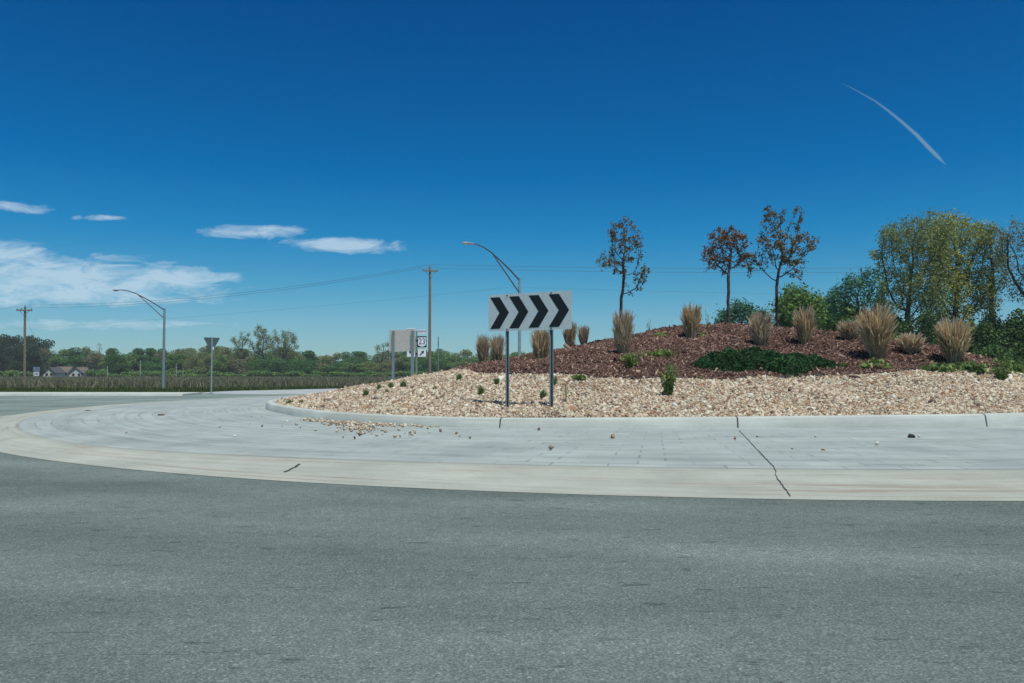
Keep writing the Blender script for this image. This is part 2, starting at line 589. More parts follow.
M['juniper'] = mat_island('juniper_needles', [(0.0, (0.022, 0.071, 0.027)), (0.7, (0.051, 0.136, 0.046)), (1.0, (0.090, 0.206, 0.066))], 0.8, 0.2, patch=(2.5, 0.65))
M['copper'] = mat_island('copper_spring_leaf', [(0.0, (0.078, 0.072, 0.044)), (0.35, (0.190, 0.138, 0.062)), (0.6, (0.146, 0.163, 0.062)), (0.85, (0.269, 0.183, 0.081)), (1.0, (0.336, 0.262, 0.112))], 0.7, 0.3)
M['copper_red'] = mat_island('russet_spring_leaf', [(0.0, (0.078, 0.052, 0.037)), (0.5, (0.224, 0.117, 0.056)), (1.0, (0.314, 0.171, 0.075))], 0.7, 0.3)
FOL = {
    'pine': [(0.0, (0.026, 0.063, 0.030)), (1.0, (0.085, 0.144, 0.069))],
    'deep': [(0.0, (0.043, 0.140, 0.040)), (1.0, (0.139, 0.328, 0.091))],
    'mid': [(0.0, (0.093, 0.194, 0.058)), (1.0, (0.263, 0.439, 0.120))],
    'olive': [(0.0, (0.153, 0.199, 0.074)), (1.0, (0.383, 0.437, 0.162))],
    'fresh': [(0.0, (0.096, 0.207, 0.047)), (1.0, (0.272, 0.433, 0.112))],
    'yellow': [(0.0, (0.226, 0.270, 0.070)), (1.0, (0.617, 0.634, 0.177))],
    'teal': [(0.0, (0.054, 0.170, 0.105)), (1.0, (0.161, 0.366, 0.209))],
    'brown': [(0.0, (0.154, 0.167, 0.095)), (1.0, (0.355, 0.369, 0.200))],
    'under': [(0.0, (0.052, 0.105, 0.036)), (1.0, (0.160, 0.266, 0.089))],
}
for k, s in FOL.items():
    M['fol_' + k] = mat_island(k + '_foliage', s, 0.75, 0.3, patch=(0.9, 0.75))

# ------------------------------------------------------------------ layout curves (polar about the island centre)
_phi_C = [-180, -169, -147, -134, -117, -103, -90, -80, -64, -45, 0, 90, 180]
_R_C = [12.9, 13.0, 13.0, 13.4, 13.4, 12.35, 12.05, 12.1, 12.8, 13.1, 13.0, 13.0, 12.9]
_phi_B = [-180, -165, -150, -135, -127, -110, -95, -84, -60, 0, 90, 180]
_R_B = [18.2, 18.7, 18.9, 19.1, 19.2, 18.5, 18.25, 18.25, 18.4, 18.6, 18.6, 18.2]


def smooth_curve(phis, rs, n=720, k=14):
    p = np.linspace(-180, 180, n, endpoint=False)
    r = np.interp(p, phis, rs)
    ker = np.hanning(2 * k + 1); ker /= ker.sum()
    ext = np.concatenate([r[-k:], r, r[:k]])
    return p, np.convolve(ext, ker, mode='valid')


NP = 720
PHI, RC = smooth_curve(_phi_C, _R_C, NP)
_, RB = smooth_curve(_phi_B, _R_B, NP)
RA = np.full(NP, 20.0) + 0.15 * np.exp(-((PHI + 125) / 25) ** 2)
PH = np.radians(PHI)
KTOP = 0.345 + 0.07 * smooth((PHI + 115) / 60) * (1 - smooth((PHI - 60) / 60))   # kerb top height, a little higher on the right


def sweep(name, prof, mat, v0=0.0):
    """prof: list of (R array, z array); returns ring mesh with UV in metres"""
    k = len(prof)
    V, UV = [], []
    vv = v0
    for j, (r, z) in enumerate(prof):
        z = np.broadcast_to(z, r.shape)
        V.append(np.stack([CX + r * np.cos(PH), CY + r * np.sin(PH), z], 1))
        if j:
            vv += float(np.mean(np.hypot(prof[j][0] - prof[j - 1][0], np.mean(prof[j][1]) - np.mean(prof[j - 1][1]))))
        UV.append(np.stack([PH * 15.0, np.full(NP, vv)], 1))
    V = np.concatenate(V); UV = np.concatenate(UV)
    F = []
    i = np.arange(NP); i2 = (i + 1) % NP
    for j in range(k - 1):
        F.append(np.stack([j * NP + i, j * NP + i2, (j + 1) * NP + i2, (j + 1) * NP + i], 1))
    F = np.concatenate(F)
    # the UV seam lies at the back
    return mesh_np(name, V, F, mat, smooth_shade=False, uv=UV)


o = sweep('kerb_band', [(RA, 0.004), (RA - 0.35, 0.012), (RA * 0.5 + RB * 0.5, 0.03), (RB + 0.45, 0.05), (RB + 0.2, 0.085), (RB, 0.10), (RB - 0.01, 0.06)], M['band'])
tag(o, kind='structure')
tag(sweep('truck_apron', [(RB - 0.004, 0.094), (RB * 0.66 + RC * 0.34, 0.118), (RB * 0.33 + RC * 0.67, 0.138), (RC + 0.03, 0.152), (RC - 0.1, 0.154)], M['apron']), kind='structure')
z = KTOP
tag(sweep('island_kerb', [(RC + 0.02, 0.14 + 0 * z), (RC - 0.02, z - 0.03), (RC - 0.05, z - 0.005), (RC - 0.09, z), (RC - 0.24, z), (RC - 0.26, z - 0.1)], M['kerb']), kind='structure')

# ------------------------------------------------------------------ island terrain
PK = np.array([7.4, 28.0]); ZPK = 2.83
_cx = CX + (RC - 0.24) * np.cos(PH); _cy = CY + (RC - 0.24) * np.sin(PH)
_th = np.arctan2(_cy - PK[1], _cx - PK[0]); _s = np.hypot(_cx - PK[0], _cy - PK[1])
_ord = np.argsort(_th); TH_T, S_T, K_T = _th[_ord], _s[_ord], KTOP[_ord]
TH_E = np.concatenate([TH_T - 2 * np.pi, TH_T, TH_T + 2 * np.pi])
S_E = np.tile(S_T, 3); K_E = np.tile(K_T, 3)
GU = [0, .07, .15, .35, .50, .62, .75, .85, .93, 1.0]
GL = [1, .985, .93, .685, .52, .39, .245, .145, .065, 0]
GR = [1, .985, .95, .84, .735, .63, .47, .31, .15, 0]


def isl_z(x, y):
    x = np.asarray(x, float); y = np.asarray(y, float)
    th = np.arctan2(y - PK[1], x - PK[0]); s = np.hypot(x - PK[0], y - PK[1])
    S = np.interp(th, TH_E, S_E); K = np.interp(th, TH_E, K_E) - 0.045
    u = np.clip(s / S, 0, 1.0)
    w = smooth((np.cos(th) - 0.15) / 0.6)
    g = np.interp(u, GU, GL) * (1 - w) + np.interp(u, GU, GR) * w
    bump = 0.025 * np.sin(x * 1.3 + 1) * np.sin(y * 1.7) + 0.02 * np.sin(x * 2.9 + y * 1.1) + 0.012 * np.sin(x * 5.3 - y * 4.1)
    heap = 0.085 * np.exp(-((x - 0.80) ** 2 + (y - 16.75) ** 2) / 0.5) - 0.02 * np.exp(-((x + 0.1) ** 2 + (y - 17.3) ** 2) / 0.3)
    return K + (ZPK - K) * g + bump * smooth((1 - u) / 0.15) + heap


def isl_u(x, y):
    th = np.arctan2(y - PK[1], x - PK[0])
    return np.hypot(x - PK[0], y - PK[1]) / np.interp(th, TH_E, S_E)


def u_edge(th):
    """mulch / gravel boundary as a fraction of the way to the kerb"""
    t = np.degrees(th) % 360
    base = np.interp(t, [0, 60, 120, 175, 195, 215, 240, 255, 270, 283, 297, 306, 320, 360], [.84, .72, .66, .63, .62, .64, .685, .70, .695, .665, .725, .80, .86, .87])
    return base + 0.008 * np.sin(th * 9) + 0.006 * np.sin(th * 17 + 1)


def hit(px, py, default_d=27.0):
    """where the sight line of an image position meets the island"""
    r = ray(px, py)
    ds = np.arange(15.6, 45, 0.03)
    x = r.x / r.y * ds; zz = CAMH + r.z / r.y * ds
    inside = isl_u(x, ds) < 1
    d = zz - isl_z(x, ds)
    ok = np.where(inside & (d <= 0))[0]
    if len(ok):
        i = ok[0]
    else:
        i = int(np.argmin(np.where(inside, d, 99)))
    return Vector((float(x[i]), float(ds[i]), float(isl_z(x[i], ds[i]))))


def grid_bed(name, ulo, uhi, nu, nt, mat, dz):
    th = np.linspace(-np.pi, np.pi, nt, endpoint=False)
    V = []
    S = np.interp(th, TH_E, S_E)
    lo = ulo(th); hi = uhi(th)
    for j in range(nu + 1):
        u = lo + (hi - lo) * j / nu
        x = PK[0] + np.cos(th) * S * u; y = PK[1] + np.sin(th) * S * u
        V.append(np.stack([x, y, isl_z(x, y) + dz], 1))
    V = np.concatenate(V)
    i = np.arange(nt); i2 = (i + 1) % nt
    F = np.concatenate([np.stack([j * nt + i, (j + 1) * nt + i, (j + 1) * nt + i2, j * nt + i2], 1) for j in range(nu)])
    return tag(mesh_np(name, V, F, mat, smooth_shade=True), kind='structure')


grid_bed('gravel_bed', lambda t: u_edge(t) - 0.01, lambda t: 0 * t + 0.999, 24, 500, M['stone_base'], -0.02)
grid_bed('mulch_bed', lambda t: 0 * t + 0.001, lambda t: u_edge(t), 40, 400, M['mulch_base'], 0.02)
# black edging strip between mulch and gravel
th = np.linspace(-np.pi, np.pi, 500, endpoint=False); S = np.interp(th, TH_E, S_E)
ring = []
for du, dz in ((0.000, -0.05), (0.000, 0.055), (0.0012, 0.055), (0.0016, -0.05)):
    u = u_edge(th) + du
    x = PK[0] + np.cos(th) * S * u; y = PK[1] + np.sin(th) * S * u
    ring.append(np.stack([x, y, isl_z(x, y) + dz + 0.012 * np.sin(th * 60)], 1))
i = np.arange(500); i2 = (i + 1) % 500
F = np.concatenate([np.stack([j * 500 + i, (j + 1) * 500 + i, (j + 1) * 500 + i2, j * 500 + i2], 1) for j in range(3)])
tag(mesh_np('landscape_edging', np.concatenate(ring), F, M['edging']), 'thin black plastic edging strip between mulch and gravel', 'edging')


# ------------------------------------------------------------------ scatter of stones and chips
CUBE_V = np.array([[-1, -1, -1], [1, -1, -1], [1, 1, -1], [-1, 1, -1], [-1, -1, 1], [1, -1, 1], [1, 1, 1], [-1, 1, 1]], float) * 0.5
CUBE_F = np.array([[3, 2, 1, 0], [4, 5, 6, 7], [0, 1, 5, 4], [1, 2, 6, 5], [2, 3, 7, 6], [3, 0, 4, 7]])


def rand_rot(n, flat=1.0):
    q = rng.normal(size=(n, 4)); q[:, 1:3] *= flat
    q /= np.linalg.norm(q, axis=1)[:, None]
    w, x, y, z = q.T
    return np.stack([np.stack([1 - 2 * (y * y + z * z), 2 * (x * y - z * w), 2 * (x * z + y * w)], 1),
                     np.stack([2 * (x * y + z * w), 1 - 2 * (x * x + z * z), 2 * (y * z - x * w)], 1),
                     np.stack([2 * (x * z - y * w), 2 * (y * z + x * w), 1 - 2 * (x * x + y * y)], 1)], 1)


def pebbles(name, pts, sizes, mat, flat=1.0, aspect=(1, 0.8, 0.6), jit=0.22, taper=0.3, parent=None):
    n = len(pts)
    T = np.repeat(CUBE_V[None], n, 0)
    T[:, 4:, :2] *= (1 - taper * rng.random((n, 1, 1)))
    T = T + rng.normal(size=T.shape) * jit * 0.5
    asp = np.array(aspect)[None] * (0.75 + 0.5 * rng.random((n, 3)))
    T = T * asp[:, None, :] * sizes[:, None, None]
    Rm = rand_rot(n, flat)
    T = np.einsum('nij,nkj->nki', Rm, T) + pts[:, None, :]
    F = (CUBE_F[None] + (np.arange(n) * 8)[:, None, None]).reshape(-1, 4)
    return mesh_np(name, T.reshape(-1, 3), F, mat, parent=parent)


def scatter_ring(n, u0, u1, front_bias=True):
    out = []
    tot = 0
    while tot < n:
        th = rng.uniform(-np.pi, np.pi, n)
        if front_bias:
            keep = (rng.random(n) < np.where(np.sin(th) < 0.15, 1.0, 0.12))
            th = th[keep]
        lo = u0(th); hi = u1(th)
        r2 = rng.random(len(th))
        u = np.sqrt(lo ** 2 + (hi ** 2 - lo ** 2) * r2)
        S = np.interp(th, TH_E, S_E)
        keep = rng.random(len(th)) < (S / S.max()) ** 2
        th, u, S = th[keep], u[keep], S[keep]
        x = PK[0] + np.cos(th) * S * u; y = PK[1] + np.sin(th) * S * u
        out.append(np.stack([x, y], 1)); tot += len(x)
    return np.concatenate(out)[:n]


p = scatter_ring(240000, lambda t: u_edge(t) - 0.004, lambda t: 0 * t + 0.998)
sz = 0.033 * np.exp(rng.normal(size=len(p)) * 0.42)
pts = np.column_stack([p, isl_z(p[:, 0], p[:, 1]) - 0.015 + 0.03 * rng.random(len(p))])
tag(pebbles('gravel', pts, sz, M['stones'], jit=0.3), kind='stuff')
p = scatter_ring(150000, lambda t: 0 * t, lambda t: u_edge(t) + 0.002)
sz = 0.055 * np.exp(rng.normal(size=len(p)) * 0.42)
pts = np.column_stack([p, isl_z(p[:, 0], p[:, 1]) + 0.025 + 0.025 * rng.random(len(p))])
tag(pebbles('mulch', pts, sz, M['chips'], flat=0.45, aspect=(1.2, 0.32, 0.2), jit=0.15), kind='stuff')
# gravel spilled over the kerb on to the apron
spill = []
for (px, py, sx, sy, n) in [(325, 420.5, 9, 0.8, 150), (345, 422.8, 12, 1.1, 260), (360, 428, 9, 1.4, 160), (395, 424.8, 20, 0.8, 330), (430, 425.5, 14, 0.7, 260),
                            (452, 425, 8, 1.0, 40), (380, 432, 40, 3.0, 26), (300, 425, 30, 5, 12), (440, 430, 35, 5, 16), (250, 425, 50, 8, 7), (860, 440, 120, 10, 7), (600, 440, 100, 8, 6)]:
    for _ in range(n):
        x_ = random.gauss(px, sx); y_ = random.gauss(py, sy)
        q = ray(x_, max(y_, 412)); k = (0.15 - CAMH) / q.z
        spill.append((q.x * k, q.y * k, 0.16))
spill = np.array(spill)
rr = np.hypot(spill[:, 0] - CX, spill[:, 1] - CY)
rc_at = np.interp(np.degrees(np.arctan2(spill[:, 1] - CY, spill[:, 0] - CX)), PHI, RC)
spill = spill[rr > rc_at + 0.06]
rr = rr[rr > rc_at + 0.06]
tag(pebbles('spilled_gravel', spill, 0.036 * np.exp(rng.normal(size=len(spill)) * 0.3), M['stones'], jit=0.3), kind='stuff')


# ------------------------------------------------------------------ ground, roads
def gz(x, y):
    y = np.asarray(y, float)
    return np.interp(y, [-1e5, 40, 50, 75, 110, 200, 360, 600, 5000], [-0.08, -0.08, -0.10, -0.60, -0.85, -1.3, -1.85, -2.3, -6]) + 0 * np.asarray(x, float)


xs = np.concatenate([np.linspace(-6000, -400, 12), np.linspace(-360, 360, 73), np.linspace(400, 6000, 12)])
ys = np.concatenate([np.linspace(-3000, -40, 8), np.linspace(-30, 120, 51), np.linspace(130, 600, 48), np.linspace(700, 6000, 14)])
X, Y = np.meshgrid(xs, ys)
Z = gz(X, Y)
nx, ny = len(xs), len(ys)
idx = np.arange(nx * ny).reshape(ny, nx)
F = np.stack([idx[:-1, :-1], idx[:-1, 1:], idx[1:, 1:], idx[1:, :-1]], -1).reshape(-1, 4)
tag(mesh_np('ground', np.stack([X, Y, Z], -1).reshape(-1, 3), F, M['ground'], smooth_shade=True), kind='structure')


def sheet(name, pts, zz, mat, uvscale=1.0):
    me = bpy.data.meshes.new(name)
    me.from_pydata([(x, y, zz) for x, y in pts], [], [tuple(range(len(pts)))])
    lay = me.uv_layers.new(name='UVMap')
    for lp, (x, y) in zip(lay.data, pts):
        lp.uv = (x, y)
    me.materials.append(mat)
    o = bpy.data.objects.new(name, me); col.objects.link(o)
    return tag(o, kind='structure')


# ring road with its west approach
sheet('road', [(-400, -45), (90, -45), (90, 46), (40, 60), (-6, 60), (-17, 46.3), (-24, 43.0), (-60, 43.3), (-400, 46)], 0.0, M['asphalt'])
# light concrete entry road leaving towards the north
a = P(196, 391.6, 50); 
sheet('concrete_road', [(-18.3, 44.6), (-13, 42.6), (30, 42.6), (36, 62), (-6.5, 62.0), (-12.5, 55.5), (-17.3, 49.5)], 0.006, M['road_concrete'])
# far kerb of the approach road
mb = MB()
kp = [(-400, 43.2), (-120, 42.2), (-60, 41.2), (-30, 40.6), (-20, 40.2), (-16.5, 40.1)]
for (x0, y0), (x1, y1) in zip(kp[:-1], kp[1:]):
    w = 2.6
    if x1 > -13: w = 1.9
    mb.add([(x0, y0, 0.004), (x1, y1, 0.004), (x1, y1 + 0.05, 0.10), (x0, y0 + 0.05, 0.10), (x0, y0 + w, 0.12), (x1, y1 + w, 0.12), (x0, y0 + w + 0.05, -0.2), (x1, y1 + w + 0.05, -0.2)],
           [(0, 1, 2, 3), (3, 2, 5, 4), (4, 5, 7, 6), (1, 7, 5, 2)])
tag(mb.build('roadside_kerb', M['kerb']), kind='structure')


# joints / cracks in the concrete: narrow dark strips following the surfaces
def surf_z(x, y):
    r = math.hypot(x - CX, y - CY); ph = math.degrees(math.atan2(y - CY, x - CX))
    ra, rb, rc = np.interp(ph, PHI, RA), np.interp(ph, PHI, RB), np.interp(ph, PHI, RC)
    rs = [rc - 0.1, rc + 0.03, rb * .33 + rc * .67, rb * .66 + rc * .34, rb - 0.004, rb, rb + 0.2, rb + 0.45, (ra + rb) / 2, ra - 0.35, ra]
    zs = [0.154, 0.152, 0.138, 0.118, 0.096, 0.10, 0.085, 0.05, 0.03, 0.012, 0.004]
    return float(np.interp(r, rs, zs))


def crack(pts, w=0.02, jit=0.02):
    V, Fs = [], []
    fine = []
    for (a, b) in zip(pts[:-1], pts[1:]):
        n = max(2, int(math.dist(a, b) / 0.08))
        for k in range(n):
            t = k / n
            fine.append((a[0] + (b[0] - a[0]) * t, a[1] + (b[1] - a[1]) * t))
    fine.append(pts[-1])
    d = Vector((pts[-1][0] - pts[0][0], pts[-1][1] - pts[0][1])).normalized()
    nx_, ny_ = -d.y, d.x
    for k, (x, y) in enumerate(fine):
        j = random.gauss(0, jit); ww = w * random.uniform(0.5, 1.3) / 2
        x += nx_ * j; y += ny_ * j
        for s in (-1, 1):
            xx, yy = x + nx_ * ww * s, y + ny_ * ww * s
            V.append((xx, yy, surf_z(xx, yy) + 0.007))
        if k:
            Fs.append((2 * k - 2, 2 * k, 2 * k + 1, 2 * k - 1))
    mb = MB(); mb.add(V, Fs)
    return tag(mb.build('pavement_joint', M['joint']), kind='structure')


def at_z(px, py, zz):
    q = ray(px, py); k = (zz - CAMH) / q.z
    return (q.x * k, q.y * k)


crack([at_z(739, 430.5, .152), at_z(762, 455, .11), at_z(774, 467, .1), at_z(777, 478, .05), at_z(791, 496.5, .01)], 0.014, 0.004)
crack([at_z(300, 461, .1), at_z(284, 470, .05)], 0.045, 0.006)


def kerb_joint(px):
    q = ray(px, 427)
    best = min(range(NP), key=lambda i_: abs(math.atan2(_cx[i_], _cy[i_]) - math.atan2(q.x, q.y)) + (0 if _cy[i_] < 24 else 9))
    ph = PH[best]; zt = KTOP[best]; rc = RC[best]
    mb = MB()
    prof = [(rc + 0.024, 0.15), (rc - 0.016, zt - 0.03), (rc - 0.05, zt + 0.0), (rc - 0.09, zt + 0.004), (rc - 0.24, zt + 0.004)]
    c_, s_ = math.cos(ph), math.sin(ph)
    V = []
    for (r_, z_) in prof:
        for w in (-0.014, 0.014):
            V.append((CX + r_ * c_ - s_ * w, CY + r_ * s_ + c_ * w, z_ + 0.002))
    mb.add(V, [(2 * k, 2 * k + 1, 2 * k + 3, 2 * k + 2) for k in range(len(prof) - 1)])
    tag(mb.build('kerb_joint', M['joint']), kind='structure')


for px in (506, 735, 976):
    kerb_joint(px)


# ------------------------------------------------------------------ chevron sign
def chevron_sign():
    pl = hit(505, 406.5); pr = hit(549, 406.0)
    W, H = 2.06, 0.80
    ang = math.atan2(pr.y - pl.y, pr.x - pl.x)
    # facing: the board is tangent to the ring
    ang = -R(32)
    mid = P(508.5, 406.8, 17.35)
    mid.z = float(isl_z(mid.x, mid.y))
    root = empty('chevron_sign', mid, ang, 'white road sign with four black chevrons pointing right on two steel posts in gravel', 'road sign')
    # local: x along the board from the left post, -y towards the viewer
    f0 = 0.235 * W
    sep_ = 0.53 * W
    z0 = P(487, 331.7, 17.6).z - mid.z
    bx = -f0
    mb = MB()
    pts = []
    rr_ = 0.035
    for (cx_, cz_, a0) in ((W - rr_, rr_, -90), (W - rr_, H - rr_, 0), (rr_, H - rr_, 90), (rr_, rr_, 180)):
        for k in range(5):
            t = R(a0 + 90 * k / 4)
            pts.append((bx + cx_ + rr_ * math.cos(t), z0 + cz_ + rr_ * math.sin(t)))
    mb.prism(pts, -0.055, -0.051)
    board = mb.build('sign_board', M['board'], root)
    for i in range(4):
        mb = MB()
        x0 = bx + 0.045 + i * 0.490
        aw, tp, m_ = 0.245, 0.24, 0.055
        zb, zm, zt = z0 + m_, z0 + H / 2, z0 + H - m_
        mb.prism([(x0, zb), (x0 + aw, zb), (x0 + aw + tp, zm), (x0 + aw, zt), (x0, zt), (x0 + tp, zm)], -0.0578, -0.0552)
        mb.build('chevron', M['black'], root)
    for k in range(2):
        x = k * sep_
        post_z = 0.0
        if k:
            q = Matrix.Rotation(ang, 3, 'Z') @ Vector((sep_, 0, 0)) + mid
            post_z = float(isl_z(q.x, q.y)) - mid.z
        mb = MB()
        hat = [(-0.045, 0.0), (-0.026, 0.0), (-0.016, 0.036), (0.016, 0.036), (0.026, 0.0), (0.045, 0.0), (0.045, 0.006), (0.030, 0.006), (0.020, 0.042), (-0.020, 0.042), (-0.030, 0.006), (-0.045, 0.006)]
        za, zb = post_z - 0.25, z0 + H * 0.93
        n = len(hat)
        vs = [(x + a_, -0.05 + b_, za) for a_, b_ in hat] + [(x + a_, -0.05 + b_, zb) for a_, b_ in hat]
        fs = [(i_, (i_ + 1) % n, (i_ + 1) % n + n, i_ + n) for i_ in range(n)]
        fs += [(0, 1, 10, 11), (1, 2, 9, 10), (2, 3, 8, 9), (3, 4, 7, 8), (4, 5, 6, 7)]
        mb.add(vs, fs)
        post = mb.build('post', M['steel'], root)
        # dark strip over the channel web
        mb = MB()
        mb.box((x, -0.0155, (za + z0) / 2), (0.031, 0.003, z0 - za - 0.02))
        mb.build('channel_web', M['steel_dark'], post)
        for bz in (z0 + 0.03, z0 + H - 0.03):
            mb = MB()
            ring_ = [(x + 0.018 * math.cos(t), bz + 0.018 * math.sin(t)) for t in [2 * math.pi * q / 8 for q in range(8)]]
            mb.prism(ring_, -0.068, -0.0581)
            mb.build('bolt', M['steel_dark'], post)


chevron_sign()


# ------------------------------------------------------------------ street lamps
def street_lamp(px, py_top, d, base_z, tip, tip_d, label, r0=0.13):
    top = P(px, py_top, d)
    root = empty('street_lamp', (top.x, d, base_z), 0, label, 'street lamp', 'street lamps beside the roundabout')
    H = top.z - base_z
    mb = MB(); mb.tube([(0, 0, 0), (0, 0, H * 0.5), (0, 0, H)], [r0, r0 * 0.82, r0 * 0.62], 12)
    mb.build('pole', M['lamp_steel'], root, True)
    mb = MB(); mb.box((0, 0, 0.03), (0.42, 0.42, 0.06)); mb.tube([(0, 0, 0.06), (0, 0, 0.2)], [0.19, 0.15], 12)
    mb.build('base_plate', M['lamp_steel'], root)
    t = P(tip[0], tip[1], tip_d) - Vector((top.x, d, base_z))
    a = Vector((0, 0, H - 0.15)); b = Vector((0, 0, H - 0.95))
    arm_end = t
    dxy = Vector((t.x, t.y, 0))
    def q(f, z_): return Vector((dxy.x * f, dxy.y * f, z_))
    rise = t.z - a.z
    upper = [a, q(.2, a.z + rise * .30), q(.4, a.z + rise * .56), q(.6, a.z + rise * .80), q(.75, a.z + rise * .93), q(.88, a.z + rise * .99), q(.97, t.z)]
    mb = MB(); mb.tube(upper, [0.055, .052, .048, .045, .042, .04, .038], 8); mb.build('arm', M['arm'], root, True)
    j_ = a.z + rise * .80
    lower = [b, q(.2, b.z + (j_ - b.z) * .34), q(.4, b.z + (j_ - b.z) * .68), q(.59, j_)]
    mb = MB(); mb.tube(lower, [0.045, .042, .038, .035], 8); mb.build('brace', M['arm'], root, True)
    # cobra head
    dn = dxy.normalized(); sd = Vector((-dn.y, dn.x, 0))
    h = empty_head = None
    L = 0.75
    prof = [(-0.1, 0.05, 0.05), (0.05, .09, .07), (.25, .16, .09), (.5, .17, .085), (.66, .12, .06), (.72, .04, .03)]
    vs, n = [], 12
    c0 = q(.97, t.z)
    for (s_, hw, hh) in prof:
        for k in range(n):
            an = 2 * math.pi * k / n
            vs.append(c0 + dn * s_ + sd * hw * math.cos(an) + Vector((0, 0, hh * math.sin(an) * (1 if math.sin(an) > 0 else .6) - 0.02)))
    fs = [(i_ * n + k, i_ * n + (k + 1) % n, (i_ + 1) * n + (k + 1) % n, (i_ + 1) * n + k) for i_ in range(len(prof) - 1) for k in range(n)]
    fs += [tuple(range(n)), tuple(range((len(prof) - 1) * n, len(prof) * n))]
    mb = MB(); mb.add(vs, fs)
    hd = mb.build('lamp_head', M['lamp_head'], root, True)
    mb = MB()
    vs = []
    for (s_, hw, dz) in [(.16, .11, -.07), (.25, .13, -.11), (.45, .13, -.11), (.56, .10, -.065)]:
        for k in range(5):
            an = -math.pi * k / 4
            vs.append(c0 + dn * s_ + sd * hw * math.cos(an) + Vector((0, 0, dz + .035 * (1 + math.sin(an)))))
    mb.add(vs, [(i_ * 5 + k, i_ * 5 + k + 1, (i_ + 1) * 5 + k + 1, (i_ + 1) * 5 + k) for i_ in range(3) for k in range(4)])
    mb.build('lens', M['lens'], hd, True)


street_lamp(164.5, 308.5, 75, gz(0, 75) - 0.02, (118, 290), 76, 'tall steel street lamp on grass verge, its curved arm reaching left', 0.15)
street_lamp(519.5, 278, 50, -0.1, (471, 243.5), 48, 'steel street lamp rising behind the chevron sign', 0.115)


# ------------------------------------------------------------------ utility poles and wires
def utility_pole(px, py_top, d, label, rz=0.0, arm=2.0, r0=0.15, name='utility_pole', group='wooden utility poles', lean=0):
    top = P(px, py_top, d)
    bz = float(gz(top.x, d)) - 0.02
    root = empty(name, (top.x, d, bz), rz, label, 'utility pole', group)
    H = top.z - bz
    mb = MB(); mb.tube([(lean, 0, 0), (lean * .5, 0, H * .5), (0, 0, H)], [r0, r0 * .85, r0 * .68], 10)
    mb.build('pole', M['wood'], root, True)
    if arm:
        mb = MB(); mb.box((0, -0.13, H - 0.35), (arm, 0.11, 0.13))
        for s in (-1, 1):
            mb.tube([(s * arm * .32, -0.13, H - .38), (0, -0.13, H - 0.95)], 0.02, 5)
        ca = mb.build('crossarm', M['wood'], root)
        for s in (-.46, -.2, .46):
            mb = MB(); mb.tube([(s * arm, -0.13, H - .28), (s * arm, -0.13, H - .16), (s * arm, -.13, H - .1)], [.045, .06, .03], 8)
            mb.build('insulator', M['insulator'], ca, True)
        mb = MB(); mb.tube([(0, 0, H), (0, 0, H + .14), (0, 0, H + .2)], [.04, .06, .03], 8); mb.build('insulator', M['insulator'], root, True)
    return root, top


pA, topA = utility_pole(25, 307, 82, 'wooden utility pole at the far left of the picture, by the blue plate road sign', R(8), 1.5, 0.15, lean=0.12)
pB, topB = utility_pole(430, 267, 70, 'tall wooden utility pole with crossarm beside the route 23 sign', R(20), 1.35, 0.15)
offL = P(-160, 322, 95); offR = P(1250, 262, 62)


def wire(a, b, sag, label, r=0.011):
    pts = []
    for k in range(25):
        t = k / 24
        q = a.lerp(b, t); q.z -= sag * 4 * t * (1 - t)
        pts.append(q)
    base = a.copy()
    mb = MB(); mb.tube(pts, r, 5, True)
    o = mb.build('power_line', M['wire'], None, True)
    tag(o, label, 'power line', 'overhead power lines')


def end(root, s, top, arm, h=-0.1):
    m_ = Matrix.Rotation(root.rotation_euler.z, 3, 'Z')
    return Vector((top.x, top.y, top.z)) + m_ @ Vector((s * arm, -0.13, h))


for lab, s, h in (('upper wire strung between the two wooden utility poles', 0, .2), ('lower wire strung between the two wooden utility poles', -.46, -.1)):
    arm = 2.1
    eA = end(pA, s, topA, 1.5, h); eB = end(pB, s, topB, 1.35, h)
    wire(eA, eB, 0.9, lab)
wire(end(pA, 0, topA, 2, .2), offL + Vector((0, 0, .3)), 0.6, 'wire running left out of the picture from the left utility pole')
wire(end(pB, 0, topB, 2, .2), offR + Vector((0, 0, .2)), 0.5, 'upper wire running right from the tall pole across the sky behind the young trees')
wire(end(pB, .46, topB, 1.35, -.1), offR + Vector((1.0, 0, -.2)), 0.5, 'second wire running right from the tall pole just below the upper one')
wire(P(-100, 335, 110), P(512, 287, 95), 0.6, 'faint distant lower wire crossing the sky left of the tall pole', 0.008)
wire(P(512, 287, 95), P(1200, 296, 92), 0.4, 'faint distant lower wire crossing behind the young island trees', 0.008)

# guy wire guard at the left pole
g0 = P(56.5, 394, 80); g1 = P(51.5, 384.5, 81)
g0.z = float(gz(0, 80)) - 0.05
mb = MB(); mb.tube([g0, g1], 0.075, 8)
o = mb.build('guy_wire_guard', M['yellow'], None, True)
tag(o, 'leaning yellow guy wire guard on the verge beside the left utility pole', 'guy guard')
mb = MB(); mb.tube([g1, topA + Vector((0, 0, -0.6))], 0.010, 5); mb.build('guy_wire', M['wire'], o)


